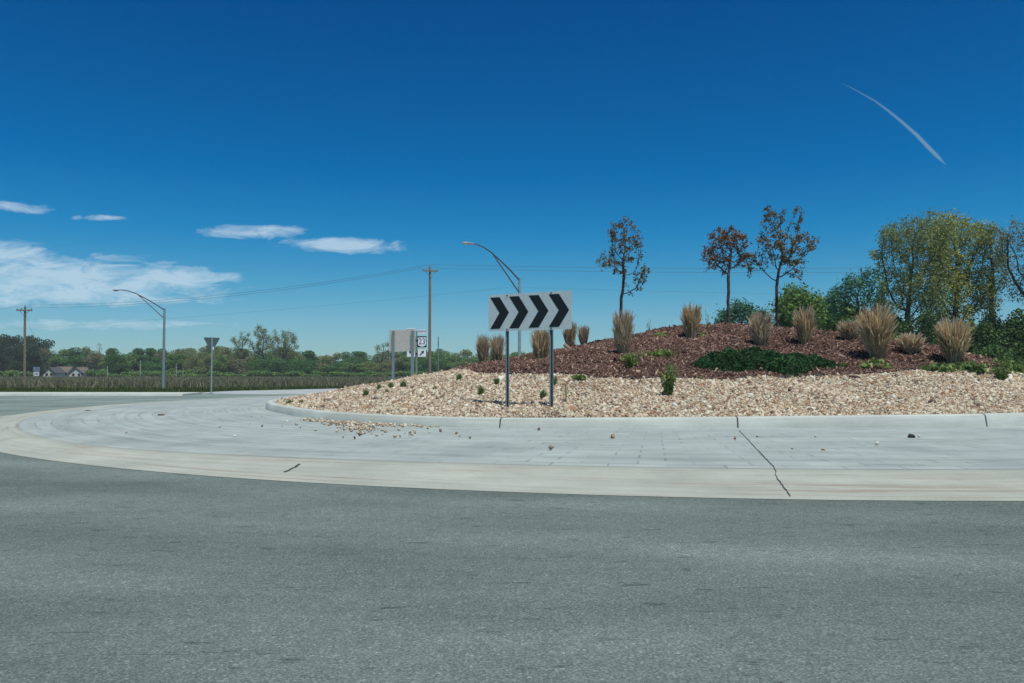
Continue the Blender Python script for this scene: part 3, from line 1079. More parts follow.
# ------------------------------------------------------------------ signs
def yield_sign():
    top = P(212, 337.5, 43.6)
    root = empty('yield_sign', (top.x, 43.6, 0.0), R(38), 'back of a grey triangular yield sign on a steel post, beside the far road', 'road sign')
    H = top.z
    mb = MB(); mb.box((0, 0.0, (H - .05) / 2), (0.07, 0.05, H - .05)); mb.box((0, 0.0, 0.02), (0.2, 0.16, 0.04))
    mb.build('post', M['lamp_steel'], root, bevel=0.004)
    s = 0.43
    mb = MB(); mb.prism([(-s + .04, H), (-s, H - .05), (-.03, H - .78), (.03, H - .78), (s, H - .05), (s - .04, H)], 0.03, 0.034)
    mb.build('sign_plate', M['sign_grey'], root)
    mb = MB(); mb.prism([(.02, H - .5), (.12, H - .5), (.12, H - .68), (.02, H - .68)], 0.022, 0.0285)
    mb.build('sticker', M['sign_white'], root)


yield_sign()


def guide_board():
    d = 45.0
    c = P(402, 330, d)
    root = empty('sign_board_back', (c.x, d, -0.1), R(-10), 'plain pale back of a wide rectangular sign on two steel posts beyond the gravel', 'road sign')
    w, h = 27.5 * d / FPX, 21.3 * d / FPX
    zt = c.z + 0.1
    mb = MB(); mb.box((0, .05, zt - h / 2), (w, .006, h)); mb.build('sign_plate', M['sign_back'], root, bevel=0.002)
    for x in (-.33 * w, .40 * w):
        mb = MB(); mb.box((x, 0, zt / 2 - .02), (.17 if x > 0 else .14, .08, zt - .05)); mb.build('post', M['steel'], root, bevel=0.006)


guide_board()


def arrow_poly(s, rot):
    """arrow of overall length s, centred, pointing at angle rot"""
    pts = [(-.5, -.09), (.08, -.09), (.08, -.28), (.5, 0), (.08, .28), (.08, .09), (-.5, .09)]
    c, n = math.cos(rot), math.sin(rot)
    return [((x * c - y * n) * s, (x * n + y * c) * s) for x, y in pts]


def route_assembly():
    d = 58.0
    k = d / FPX
    g = P(416.5, 380, d)
    bz = -0.25
    root = empty('route_sign', (g.x, d, bz), 0, 'route marker sign reading 23 under a NORTH plate with arrow plates, on a pole', 'road sign')
    Zt = P(416.5, 331, d).z - bz
    mb = MB(); mb.box((0, 0, Zt / 2), (.11, .06, Zt)); mb.build('post', M['green_post'], root)
    z_of = lambda py: P(416, py, d).z - bz
    for py in (340.5, 354):
        mb = MB()
        mb.box((0.0, -.04, z_of(py)), (1.15, .02, .14))
        mb.build('crossbar', M['steel_dark'], root)
    R90 = (R(90), 0, 0)
    for side, cx_ in ((-1, -5.5), (1, 5.4)):
        X0 = cx_ * k
        w = 8.4 * k
        # direction plate
        ztop = 330.2 if side < 0 else 331.6
        mb = MB(); mb.box((X0, -.06, z_of(ztop)), (w, .006, 4.3 * k)); dp = mb.build('direction_plate', M['sign_white'], root)
        text_obj('lettering', 'NORTH', .2, M['black'], dp, (X0, -.0645, z_of(ztop)), R90, 0.004, 0.85)
        # shield plate
        zc = z_of(341.8); s = 5.2 * k
        mb = MB(); mb.box((X0, -.06, zc), (9.2 * k, .006, 2 * s + .06)); sp = mb.build('shield_plate', M['black'], root)
        sh = [(0, -1), (.35, -.86), (.72, -.72), (.90, -.35), (.80, .05), (.78, .35), (.92, .62), (.66, .92), (.33, .80), (0, .92)]
        sh = sh + [(-x, y) for x, y in reversed(sh[1:-1])]
        mb = MB(); mb.prism([(X0 + x * 4.75 * k, zc + y * s * .98) for x, y in sh], -.0655, -.0635); mb.build('shield', M['sign_white'], sp)
        text_obj('route_number', '23', .62, M['black'], sp, (X0, -.067, zc + .01), R90, 0.0, 0.8)
        # arrow plate
        za = z_of(353)
        mb = MB(); mb.box((X0, -.06, za), (w * .97, .006, 7.6 * k)); ap = mb.build('arrow_plate', M['sign_white'], root)
        mb = MB(); mb.prism([(X0 + x, za + y) for x, y in arrow_poly(.46, R(50) if side > 0 else R(130))], -.066, -.0635); mb.build('arrow', M['black'], ap)


route_assembly()


def blue_sign():
    d = 92.0
    c = P(36.5, 366.8, d)
    bz = float(gz(0, d)) - .1
    root = empty('roadside_sign', (c.x, d, bz), R(6), 'small sign with a grey blue plate above a white plate, on the verge at left', 'road sign')
    k = d / FPX
    H = c.z - bz
    mb = MB(); mb.box((0, .04, (H - .05) / 2), (.07, .05, H - .05)); mb.build('post', M['steel'], root)
    mb = MB(); mb.box((0, 0, H - 2.5 * k), (6.4 * k, .006, 4.8 * k)); u = mb.build('upper_plate', M['plate_blue'], root)
    mb = MB(); mb.box((0, 0, H - 7.2 * k), (5.4 * k, .006, 4.0 * k)); l = mb.build('lower_plate', M['sign_white'], root)
    mb = MB(); mb.prism([(x, H - 7.2 * k + y) for x, y in arrow_poly(.4, R(0))], -.006, -.0035); mb.build('arrow', M['black'], l)


M['plate_blue'] = mat_plain('faded_blue_plate', (0.20, 0.27, 0.36), 0.5, scale=5)
blue_sign()


def thin_post(px, y0, y1, d, label, name='marker_post', r=0.09, mat='sign_white'):
    t = P(px, y0, d)
    bz = float(gz(0, d)) if y1 is None else min(P(px, y1, d).z, float(gz(0, d)))
    H = t.z - bz
    root = empty(name, (t.x, d, bz), 0, label, 'post', 'thin distant posts in the field')
    mb = MB(); mb.tube([(0, 0, 0), (0, 0, H * .98), (0, 0, H)], [r, r * .85, r * .5], 8); mb.build('shaft', M[mat], root, True)
    mb = MB(); mb.tube([(0, 0, H * .82), (0, 0, H * .9)], [r * 1.15, r * 1.15], 8); mb.build('collar', M['steel'], root, True)


M['pale_post'] = mat_plain('pale_grey_post', (0.30, 0.33, 0.33), 0.7)
thin_post(107.5, 366, None, 260, 'short thin grey post in front of the round dark tree', r=.15, mat='pale_post')
thin_post(140.5, 360.5, None, 260, 'thin pale post left of the steel street lamp', r=.17, mat='pale_post')
thin_post(176.5, 363, None, 260, 'thin pale post between street lamp and yield sign', r=.13, mat='pale_post')
thin_post(183, 368, None, 250, 'shortest thin post between the street lamp and the yield sign', r=.11, mat='pale_post')
thin_post(438.3, 336.5, None, 90, 'slim dark grey mast right of the tall wooden pole', 'slim_mast', .06, 'steel')


# ------------------------------------------------------------------ houses across the field
def house(px0, px1, y_eave, y_ridge, d, gable_front, roof, label, rz=0.0, vehicle=False):
    k = d / FPX
    W = (px1 - px0) * k
    c = P((px0 + px1) / 2, 377, d)
    bz = float(gz(0, d)) - .1
    he = P(px0, y_eave, d).z - bz; hr = P(px0, y_ridge, d).z - bz
    D = 8.0
    root = empty('house', (c.x, d, bz), rz, label, 'house', 'houses across the field')
    if gable_front:
        pts = [(-W / 2, 0), (W / 2, 0), (W / 2, he), (0, hr - .15), (-W / 2, he)]
        mb = MB(); mb.prism(pts, -D / 2, D / 2); wl = mb.build('wall', M['house_white'], root)
        mb = MB()
        for s in (-1, 1):
            o_ = W / 2 + .4
            ez = he - .4 * (hr - he) / (W / 2)
            mb.add([(s * o_, -D / 2 - .4, ez + .02), (0, -D / 2 - .4, hr), (0, D / 2 + .4, hr), (s * o_, D / 2 + .4, ez + .02),
                    (s * o_, -D / 2 - .4, ez + .2), (0, -D / 2 - .4, hr + .2), (0, D / 2 + .4, hr + .2), (s * o_, D / 2 + .4, ez + .2)],
                   [(0, 1, 2, 3), (7, 6, 5, 4), (0, 4, 5, 1), (3, 2, 6, 7), (0, 3, 7, 4)])
        mb.build('roof', M[roof], root)
        wx = (-.2 * W, .2 * W)
    else:
        mb = MB(); mb.add([(-W / 2, -D / 2, 0), (W / 2, -D / 2, 0), (W / 2, D / 2, 0), (-W / 2, D / 2, 0),
                           (-W / 2, -D / 2, he), (W / 2, -D / 2, he), (W / 2, D / 2, he), (-W / 2, D / 2, he), (-W / 2, 0, hr - .15), (W / 2, 0, hr - .15)],
                          [(0, 1, 5, 4), (2, 3, 7, 6), (0, 4, 8, 7, 3), (1, 2, 6, 9, 5), (4, 5, 9, 8), (6, 7, 8, 9), (3, 2, 1, 0)])
        wl = mb.build('wall', M['house_white'], root)
        mb = MB()
        for s in (-1, 1):
            o_ = D / 2 + .4; ez = he - .4 * (hr - he) / (D / 2)
            X_ = W / 2 + .4
            mb.add([(-X_, s * o_, ez + .02), (X_, s * o_, ez + .02), (X_, 0, hr), (-X_, 0, hr), (-X_, s * o_, ez + .22), (X_, s * o_, ez + .22), (X_, 0, hr + .2), (-X_, 0, hr + .2)],
                   [(0, 1, 2, 3), (7, 6, 5, 4), (0, 4, 5, 1), (0, 3, 7, 4), (1, 5, 6, 2)])
        mb.build('roof', M[roof], root)
        wx = (-.3 * W, .05 * W, .33 * W)
    for x in wx:
        mb = MB(); mb.box((x, -D / 2 - .02, min(1.6, he * .6)), (1.1, .05, 1.1)); wn = mb.build('window', M['window'], root)
    mb = MB(); mb.box((W * .42, -D / 2 - .02, 1.0), (.9, .05, 2.0)); mb.build('door', M['roof_brown'], root)


house(43, 50, 373, 368.5, 372, True, 'roof_dark', 'small white gabled house, leftmost of the houses across the field')
house(48.5, 60, 372.5, 367.5, 352, True, 'roof_dark', 'white house with its gable end facing the field, second of the row')
house(57.5, 72, 372.5, 367, 366, False, 'roof_brown', 'long white house with a grey brown roof, in the middle of the row')
house(74, 88, 373, 367.5, 362, True, 'roof_brown', 'white house with a brown hipped looking roof, right end of the row')
house(92, 97.5, 374, 372.5, 350, False, 'roof_brown', 'tiny pale shed right of the houses across the field')


# ------------------------------------------------------------------ leaves and trees
def leaf_quads(P0, size, n_dir=None, up=0.0):
    """P0 (n,3), returns V,F for n rhombic leaf faces with random orientation"""
    n = len(P0)
    a = rng.normal(size=(n, 3)); a /= np.linalg.norm(a, axis=1)[:, None]
    b = rng.normal(size=(n, 3)); b -= (a * b).sum(1)[:, None] * a; b /= np.linalg.norm(b, axis=1)[:, None]
    s = size * (0.6 + 0.8 * rng.random((n, 1)))
    V = np.stack([P0 - a * s * .5, P0 + b * s * .32, P0 + a * s * .5, P0 - b * s * .32], 1).reshape(-1, 3)
    F = np.arange(4 * n).reshape(n, 4)
    return V, F


def blob_points(n, blobs, shell=0.45):
    """points in a set of ellipsoids (cx,cy,cz,rx,ry,rz), biased outward"""
    w = np.array([b[3] * b[4] * b[5] for b in blobs]) ** 0.75; w /= w.sum()
    ch = rng.choice(len(blobs), n, p=w)
    B = np.array(blobs)[ch]
    d = rng.normal(size=(n, 3)); d /= np.linalg.norm(d, axis=1)[:, None]
    r = rng.random(n) ** shell
    return B[:, :3] + d * B[:, 3:] * r[:, None]


def colonize(attr, D, di, dk, maxit=220, trunk=(0, 0, 0), fork=None, jit=.12):
    nodes = [np.array(trunk, float)]; par = [-1]
    attr = attr.copy()
    # trunk until an attractor is in reach
    while fork is not None and nodes[-1][2] < fork:
        v = np.array([0, 0, 1.0]) + rng.normal(size=3) * .06
        nodes.append(nodes[-1] + v / np.linalg.norm(v) * D); par.append(len(nodes) - 2)
    while fork is None:
        dmin = np.linalg.norm(attr - nodes[-1], axis=1).min()
        if dmin < di or len(nodes) > 300: break
        tgt = attr.mean(0) - nodes[-1]
        v = np.array([tgt[0] * .25, tgt[1] * .25, abs(tgt[2])]); v /= np.linalg.norm(v)
        v += rng.normal(size=3) * .05
        nodes.append(nodes[-1] + v / np.linalg.norm(v) * D); par.append(len(nodes) - 2)
    near_i = np.full(len(attr), -1); near_d = np.full(len(attr), 1e9)
    if fork is not None: di = 1e8
    checked = max(0, len(nodes) - 3) if fork is not None else 0
    for it in range(maxit):
        N = np.array(nodes[checked:])
        if len(N):
            dd = np.linalg.norm(attr[:, None] - N[None], axis=2)
            j = dd.argmin(1); dj = dd[np.arange(len(attr)), j]
            better = dj < near_d
            near_d = np.where(better, dj, near_d); near_i = np.where(better, j + checked, near_i)
        checked = len(nodes)
        keep = near_d > dk
        attr, near_i, near_d = attr[keep], near_i[keep], near_d[keep]
        if not len(attr): break
        act = near_d < di
        if not act.any(): break
        added = False
        allN = np.array(nodes)
        for i_ in np.unique(near_i[act]):
            sel = act & (near_i == i_)
            v = attr[sel] - allN[i_]; v /= np.linalg.norm(v, axis=1)[:, None]
            v = v.sum(0); v = v / max(np.linalg.norm(v), 1e-6) + rng.normal(size=3) * jit
            nv = np.linalg.norm(v)
            if nv < 1e-3: continue
            nn = allN[i_] + v / nv * D
            if np.linalg.norm(allN - nn, axis=1).min() < D * .3: continue
            nodes.append(nn); par.append(int(i_)); added = True
        if not added: break
    return np.array(nodes), np.array(par)


def skeleton_mesh(name, nodes, par, rtip, rbase, mat, parent, sides=5, power=2.3):
    n = len(nodes)
    kids = np.zeros(n); acc = np.zeros(n)
    for i_ in range(n - 1, -1, -1):
        if acc[i_] == 0: acc[i_] = 1.0
        if par[i_] >= 0: acc[par[i_]] += acc[i_]
    # accumulate tip counts, not node counts
    acc = np.zeros(n); has = np.zeros(n, bool)
    for i_ in range(n): 
        if par[i_] >= 0: has[par[i_]] = True
    for i_ in range(n - 1, -1, -1):
        if not has[i_]: acc[i_] += 1
        if par[i_] >= 0: acc[par[i_]] += acc[i_]
    r = acc ** (1 / power)
    r = rtip + (r - 1) / max(r.max() - 1, 1e-6) * (rbase - rtip)
    i_ = np.arange(1, n)
    A = nodes[par[i_]]; Bp = nodes[i_]
    ra = np.minimum(r[par[i_]], r[i_] * 1.6); rb = r[i_]
    d = Bp - A; d /= np.maximum(np.linalg.norm(d, axis=1)[:, None], 1e-6)
    ref = np.tile([0.37, 0.93, 0.03], (len(d), 1))
    x = np.cross(d, ref); x /= np.linalg.norm(x, axis=1)[:, None]
    y = np.cross(d, x)
    t = np.linspace(0, 2 * np.pi, sides, endpoint=False)
    circ = x[:, None] * np.cos(t)[None, :, None] + y[:, None] * np.sin(t)[None, :, None]
    VA = A[:, None] - d[:, None] * ra[:, None, None] * .3 + circ * ra[:, None, None]
    VB = Bp[:, None] + circ * rb[:, None, None]
    V = np.concatenate([VA, VB], 1).reshape(-1, 3)
    k = np.arange(sides); k2 = (k + 1) % sides
    base = np.stack([k, k2, k2 + sides, k + sides], 1)
    F = (base[None] + (np.arange(len(i_)) * 2 * sides)[:, None, None]).reshape(-1, 4)
    o = mesh_np(name, V, F, mat, parent=parent, smooth_shade=True)
    return o, r, has


def grown_tree(name, base, blobs, n_attr, D, di, dk, leaf_mat, n_leaf, leaf_size, bark, rbase, rtip, label, cat='tree', group=None,
               clump=0.35, shell=0.5, leaf_zmin=None, fork=None):
    """blobs in local coordinates from the base; trunk grows into them"""
    root = empty(name, base, 0, label, cat, group)
    attr = blob_points(n_attr, blobs, shell)
    nodes, par = colonize(attr, D, di, dk, fork=fork, jit=.12)
    _, r, has = skeleton_mesh('trunk', nodes, par, rtip, rbase, bark, root)
    fine = np.where(r < rtip + (rbase - rtip) * .22)[0]
    if leaf_zmin is not None:
        fine = fine[nodes[fine, 2] > leaf_zmin]
    if len(fine) == 0: fine = np.arange(len(nodes))
    w = np.where(~has[fine], 3.0, 1.0); w /= w.sum()
    pick = rng.choice(fine, n_leaf, p=w)
    pos = nodes[pick] + rng.normal(size=(n_leaf, 3)) * clump
    V, F = leaf_quads(pos, leaf_size)
    mesh_np('foliage', V, F, leaf_mat, parent=root)
    return root


# --- young trees on the island
def young_tree(px, by, d, crown, seed, label, mat, n_leaf, first):
    """crown: list of (px, py, rx_px, ry_px) blobs seen in the photo"""
    global rng
    rng = np.random.default_rng(seed)
    k = d / FPX
    b = P(px, by, d); b.z = float(isl_z(b.x, d)) - .03
    blobs = []
    for (cx_, cy_, rx, ry) in crown:
        q = P(cx_, cy_, d) - b
        blobs.append((q.x, random.uniform(-.35, .35), q.z, rx * k, rx * k * .9, ry * k))
    fork = P(px, first, d).z - b.z
    attr = blob_points(420, blobs, .6)
    nodes, par = colonize(attr, .08, 1.1, .12, fork=fork, jit=.12)
    root = empty('young_tree', b, 0, label, 'tree', 'young trees planted on the roundabout island')
    _, r, has = skeleton_mesh('trunk', nodes, par, .005, .052, M['bark'], root, 6, 2.0)
    tips = np.where((nodes[:, 2] > fork * .9) & (r < .016))[0]
    w = np.where(~has[tips], 4.0, .7); w /= w.sum()
    ncl = int(n_leaf * 1.05) // 7
    cl = nodes[rng.choice(tips, ncl, p=w)]
    pos = np.repeat(cl, 7, 0) + rng.normal(size=(ncl * 7, 3)) * .055
    V, F = leaf_quads(pos, .076)
    mesh_np('foliage', V, F, mat, parent=root)


young_tree(621.5, 327, 27.0, [(623, 235, 18, 19), (616, 260, 17, 16), (637, 248, 9, 16), (603, 262, 9, 10), (641, 276, 10, 11), (633, 291, 11, 5)], 21,
           'slender young tree with sparse bronze leaves, leftmost on the island mound', M['copper'], 1900, 300)
young_tree(728.5, 327, 27.6, [(728, 237, 22, 13), (715, 253, 13, 16), (743, 250, 11, 19), (709, 265, 8, 9), (729, 262, 13, 14)], 22,
           'shortest young tree with round russet crown, middle of the three on the mound', M['copper_red'], 2600, 277)
young_tree(778, 328, 28.2, [(772, 228, 15, 22), (794, 219, 10, 13), (778, 250, 26, 23), (808, 243, 15, 11), (757, 264, 11, 17), (796, 265, 14, 15), (765, 217, 5, 10), (783, 213, 7, 7)], 24,
           'tallest young tree with wide bronze crown, right of the three on the mound', M['copper'], 3400, 288)


# --- crown variants for the far tree line
def crown_variant(seed, n, size, kind, shape):
    global rng
    rng = np.random.default_rng(seed)
    blobs = []
    if shape == 'round':
        blobs.append((0, 0, .50, .36, .36, .40))
        for _ in range(9):
            a_ = rng.uniform(0, 6.28); r_ = rng.uniform(.15, .38); z_ = rng.uniform(.15, .87)
            blobs.append((r_ * math.cos(a_), r_ * math.sin(a_), z_, .17, .17, .13))
    elif shape == 'tall':
        for _ in range(12):
            a_ = rng.uniform(0, 6.28); z_ = rng.uniform(.12, .92); r_ = rng.uniform(.05, .40) * (1.25 - z_)
            blobs.append((r_ * math.cos(a_), r_ * math.sin(a_), z_, .17, .17, .13))
    elif shape == 'bush':
        for _ in range(10):
            a_ = rng.uniform(0, 6.28); r_ = rng.uniform(0, .6); z_ = rng.uniform(.2, .68)
            blobs.append((r_ * math.cos(a_), r_ * math.sin(a_), z_, .33, .33, .26))
    pts = blob_points(n, blobs, .33)
    V, F = leaf_quads(pts, size)
    return V, F


VARIANTS = {}
_v = 0
for kind in ('pine', 'deep', 'mid', 'olive', 'brown'):
    for shape in (('tall',) if kind == 'pine' else ('round', 'tall')):
        for rep in range(2):
            _v += 1
            V, F = crown_variant(100 + _v, 4600, .040, kind, shape)
            cr = mesh_np('crown', V, F, M['fol_' + kind], link=False)
            mb = MB(); mb.tube([(0, 0, 0), (.01, 0, .3), (0, .01, .7)], [.028, .02, .006], 6)
            for q in range(5):
                a_ = q * 1.3; mb.tube([(0, 0, .3 + .06 * q), (.2 * math.cos(a_), .2 * math.sin(a_), .5 + .07 * q)], [.012, .004], 5)
            me_t = MB.build(mb, 'trunk', M['bark_dark'])
            tmesh = me_t.data
            bpy.data.objects.remove(me_t)
            VARIANTS.setdefault(kind, []).append((cr.data, tmesh))
            bpy.data.objects.remove(cr)
for rep in range(3):
    V, F = crown_variant(300 + rep, 1500, .12, 'bush', 'bush')
    cr = mesh_np('leaves', V, F, M['fol_mid'], link=False)
    VARIANTS.setdefault('bush', []).append((cr.data, None)); bpy.data.objects.remove(cr)


def far_tree(px, d, ytop, kind, wpx, label, group, name='deciduous_tree', cat='tree', bz=None):
    t = P(px, ytop, d)
    if bz is None: bz = float(gz(0, d)) - .1
    H = t.z - bz
    crown, trunk = random.choice(VARIANTS[kind])
    root = empty(name, (t.x, d, bz), random.uniform(0, 6.28), label, cat, group)
    W = wpx * d / FPX
    for nm, me in (('crown', crown), ('trunk', trunk)):
        if me is None: continue
        o_ = bpy.data.objects.new(nm, me); col.objects.link(o_); o_.parent = root
        o_.scale = (W, W, H * 1.03)
    return root


topx = [-90, 0, 12, 22, 34, 44, 52, 58, 70, 84, 98, 104, 113, 122, 130, 142, 160, 176, 184, 200, 215, 236, 250, 300, 320, 345, 375, 385, 400, 420, 440, 460, 480, 560, 680, 800]
topy = [335, 337, 337, 341, 336, 340, 347, 352, 350, 347, 350, 354, 348, 350, 353, 350, 350, 347, 346, 347, 343, 349, 350, 349, 352, 353, 353, 348, 350, 347, 350, 350, 353, 351, 350, 350]


def kind_at(px):
    if px < 50: return ['pine', 'pine', 'brown', 'pine']
    if px < 84: return ['mid', 'deep']
    if px < 104: return ['brown', 'olive']
    if px < 122: return ['deep']
    if px < 166: return ['deep', 'mid', 'deep']
    if px < 238: return ['olive', 'brown', 'mid', 'olive']
    if px < 300: return ['deep', 'olive', 'mid']
    if px < 378: return ['mid', 'deep', 'olive', 'deep']
    if px < 396: return ['brown', 'olive']
    if px < 446: return ['deep', 'deep', 'mid']
    return ['olive', 'mid']


def zone(px):
    for lim, t in ((50, 'left of the houses'), (104, 'behind the houses'), (165, 'between houses and street lamp'),
                   (212, 'between street lamp and yield sign'), (300, 'beneath the tall sparse trees'),
                   (388, 'between tall sparse trees and pale sign'), (436, 'behind the route 23 sign'), (10000, 'right of the tall wooden pole')):
        if px < lim: return t


KW = {'pine': 'dark evergreen tree', 'deep': 'deep green tree', 'mid': 'mid green tree', 'olive': 'olive green tree', 'brown': 'brownish budding tree'}
px = -90.0
while px < 700:
    ks = kind_at(px)
    kind = random.choice(ks)
    yt = float(np.interp(px, topx, topy)) + random.uniform(-1.2, 1.8)
    d = random.uniform(352, 395) if not (38 < px < 102) else random.uniform(388, 400)
    far_tree(px, d, yt, kind, random.uniform(26, 42), f'{KW[kind]} in the far tree line {zone(px)}', f'{KW[kind]}s far off {zone(px)}',
             'evergreen_tree' if kind == 'pine' else 'deciduous_tree')
    # a second, lower row in front fills the hollows
    kind = random.choice(ks)
    if not (42 < px < 98):
        far_tree(px + 4, random.uniform(330, 348), yt + random.uniform(6, 11), kind, random.uniform(22, 34), f'{KW[kind]} in the far tree line {zone(px)}', f'{KW[kind]}s far off {zone(px)}',
                 'evergreen_tree' if kind == 'pine' else 'deciduous_tree')
    px += random.uniform(6, 9)
far_tree(113, 322, 348, 'deep', 20, 'round dark green tree standing by itself right of the houses', 'single trees in the field')
px = -60.0
while px < 480:
    if not (36 < px < 98):
        far_tree(px, random.uniform(306, 322), 372.0 + random.uniform(-3.5, 1.8), 'bush', random.uniform(11, 18), f'low green bush at the far tree line {zone(px)}', f'low bushes {zone(px)}', 'bush', 'bush')
    px += random.uniform(8, 15)


# --- tall sparse trees in the middle distance (left part of the picture)
def big_tree(px, by, d, crown, seed, label, leafmat, n_leaf, leaf_size, n_attr=420, D=.5, rbase=.32, rtip=.02, bark='bark_dark', clump=.45, group=None, ypush=None, base_px=None, bz=None, name='deciduous_tree', di=None, shell=.45, fork=None):
    global rng
    rng = np.random.default_rng(seed)
    k = d / FPX
    b = P(px if base_px is None else base_px, by, d)
    b.z = float(gz(b.x, d)) - .1 if bz is None else bz
    blobs = []
    rs = random.Random(seed)
    for (cx_, cy_, rx, ry) in crown:
        q = P(cx_, cy_, d) - b
        blobs.append((q.x, rs.uniform(-.5, .5) * rx * k, q.z, rx * k, rx * k, ry * k))
    grown_tree(name, b, blobs, n_attr, D, di or D * 11, D * 1.8, leafmat, n_leaf, leaf_size, M[bark], rbase, rtip, label, clump=clump, group=group, shell=shell, fork=None if fork is None else P(px, fork, d).z - b.z)


big_tree(243, 377, 345, [(239, 342, 7, 10), (247, 340, 6, 10), (241, 354, 8, 8)], 31, 'sparse half bare tree, left of the three tall ones above the tree line', M['fol_olive'], 2300, .42, 200, .8, .35, .06, clump=.5, fork=362)
big_tree(264, 377, 345, [(262, 333, 7, 9), (268, 343, 9, 11), (257, 348, 8, 9)], 32, 'tallest sparse tree, in the middle of the three above the tree line', M['fol_olive'], 3600, .45, 260, .8, .4, .06, clump=.55, fork=362)
big_tree(284, 377, 345, [(279, 337, 8, 9), (288, 342, 10, 12), (281, 355, 12, 12), (295, 352, 6, 8)], 33, 'broad sparse leafed tree, right of the three tall ones above the tree line', M['fol_olive'], 4600, .48, 280, .8, .4, .06, clump=.6, fork=364)
big_tree(100, 377, 380, [(100, 347, 3, 6)], 34, 'thin bare topped tree poking above the trees behind the houses', M['fol_brown'], 260, .4, 80, .9, .22, .05, clump=.5, fork=358)
big_tree(382, 377, 350, [(379, 347, 6, 4), (387, 346, 6, 4), (383, 353, 7, 5)], 35, 'small sparse tree top left of the pale sign back', M['fol_olive'], 1100, .42, 120, .9, .25, .05, clump=.6, fork=360)

# --- trees behind the mound and the wood at right
big_tree(741, 335, 85, [(741, 313, 15, 10), (728, 318, 12, 8), (755, 318, 12, 9), (722, 325, 8, 5)], 41, 'blue green feathery tree behind the mound between the two right young trees', M['fol_teal'], 4200, .26, 300, .4, .2, .025, clump=.36, fork=338)
big_tree(802, 335, 95, [(800, 303, 19, 16), (815, 312, 17, 14), (786, 312, 14, 12), (824, 320, 16, 16), (800, 325, 24, 14)], 42, 'leafy fresh green tree behind the tallest young tree', M['fol_fresh'], 17000, .32, 420, .5, .25, .03, clump=.55, fork=335)
big_tree(838, 345, 80, [(840, 325, 22, 18), (852, 335, 16, 16)], 43, 'low bushy green tree between the young tree and the wood at right', M['fol_fresh'], 9000, .3, 300, .45, .22, .03, clump=.5, fork=345)
big_tree(858, 360, 72, [(852, 290, 13, 16), (868, 280, 13, 12), (842, 305, 12, 14), (873, 300, 13, 20), (832, 300, 8, 10)], 44, 'open blue green tree at the left edge of the right wood', M['fol_teal'], 5200, .2, 620, .33, .2, .012, clump=.26, fork=345)
big_tree(908, 372, 64, [(905, 239, 28, 22), (886, 260, 16, 20), (924, 236, 22, 22), (930, 268, 18, 26), (908, 285, 26, 24), (884, 288, 13, 14), (893, 240, 14, 16), (892, 312, 20, 16), (926, 306, 18, 20)], 45, 'large olive tree with dark open branching, left of the yellow green crown', M['fol_olive'], 19000, .145, 1500, .3, .25, .010, clump=.22, fork=345)
big_tree(953, 372, 67, [(955, 229, 26, 20), (936, 248, 18, 22), (975, 236, 20, 20), (960, 265, 26, 26), (945, 290, 20, 24), (975, 285, 18, 26), (962, 310, 18, 22), (940, 315, 14, 16)], 46, 'tallest tree of the right wood with a yellow green crown', M['fol_yellow'], 19000, .17, 1500, .3, .25, .010, clump=.27, fork=345)
big_tree(993, 372, 66, [(990, 245, 12, 22), (997, 270, 12, 26), (988, 300, 12, 24)], 47, 'narrow olive tree between the yellow green crown and the right picture edge', M['fol_olive'], 4600, .16, 700, .3, .2, .010, clump=.24, fork=345)
big_tree(1035, 372, 60, [(1014, 238, 16, 22), (1045, 235, 26, 24), (1008, 262, 11, 20), (1050, 270, 26, 24), (1030, 285, 20, 20)], 48, 'half bare brown branched tree cut by the right picture edge', M['fol_brown'], 7500, .14, 1000, .3, .26, .012, clump=.24, fork=335)
big_tree(1100, 372, 66, [(1100, 250, 40, 34), (1090, 290, 40, 30)], 49, 'broad olive tree of the right wood, outside the right edge', M['fol_olive'], 6000, .28, 500, .5, .3, .02, clump=.5, fork=335)


# understory: dense dark shrubs
def shrub(px, py_base, py_top, wpx, d, mat, label, seed, n=5200, leaf=.2, group=None, gzv=None):
    global rng
    rng = np.random.default_rng(seed)
    k = d / FPX
    b = P(px, py_base, d); b.z = float(gz(b.x, d)) - .1 if gzv is None else gzv
    H = P(px, py_top, d).z - b.z; W = wpx * k
    blobs = []
    for _ in range(9):
        blobs.append((rng.uniform(-.33, .33) * W, rng.uniform(-.3, .3) * W, rng.uniform(.2, .78) * H, W * .22, W * .22, H * .20))
    blobs.append((0, 0, H * .4, W * .36, W * .32, H * .4))
    attr = blob_points(140, blobs, .6)
    root = empty('shrub', b, 0, label, 'shrub', group)
    nodes, par = colonize(attr, H * .07, H * .6, H * .12)
    skeleton_mesh('stems', nodes, par, .012, .08, M['bark_dark'], root)
    V, F = leaf_quads(blob_points(int(n * 1.5), blobs, .42), leaf)
    mesh_np('leaves', V, F, mat, parent=root)


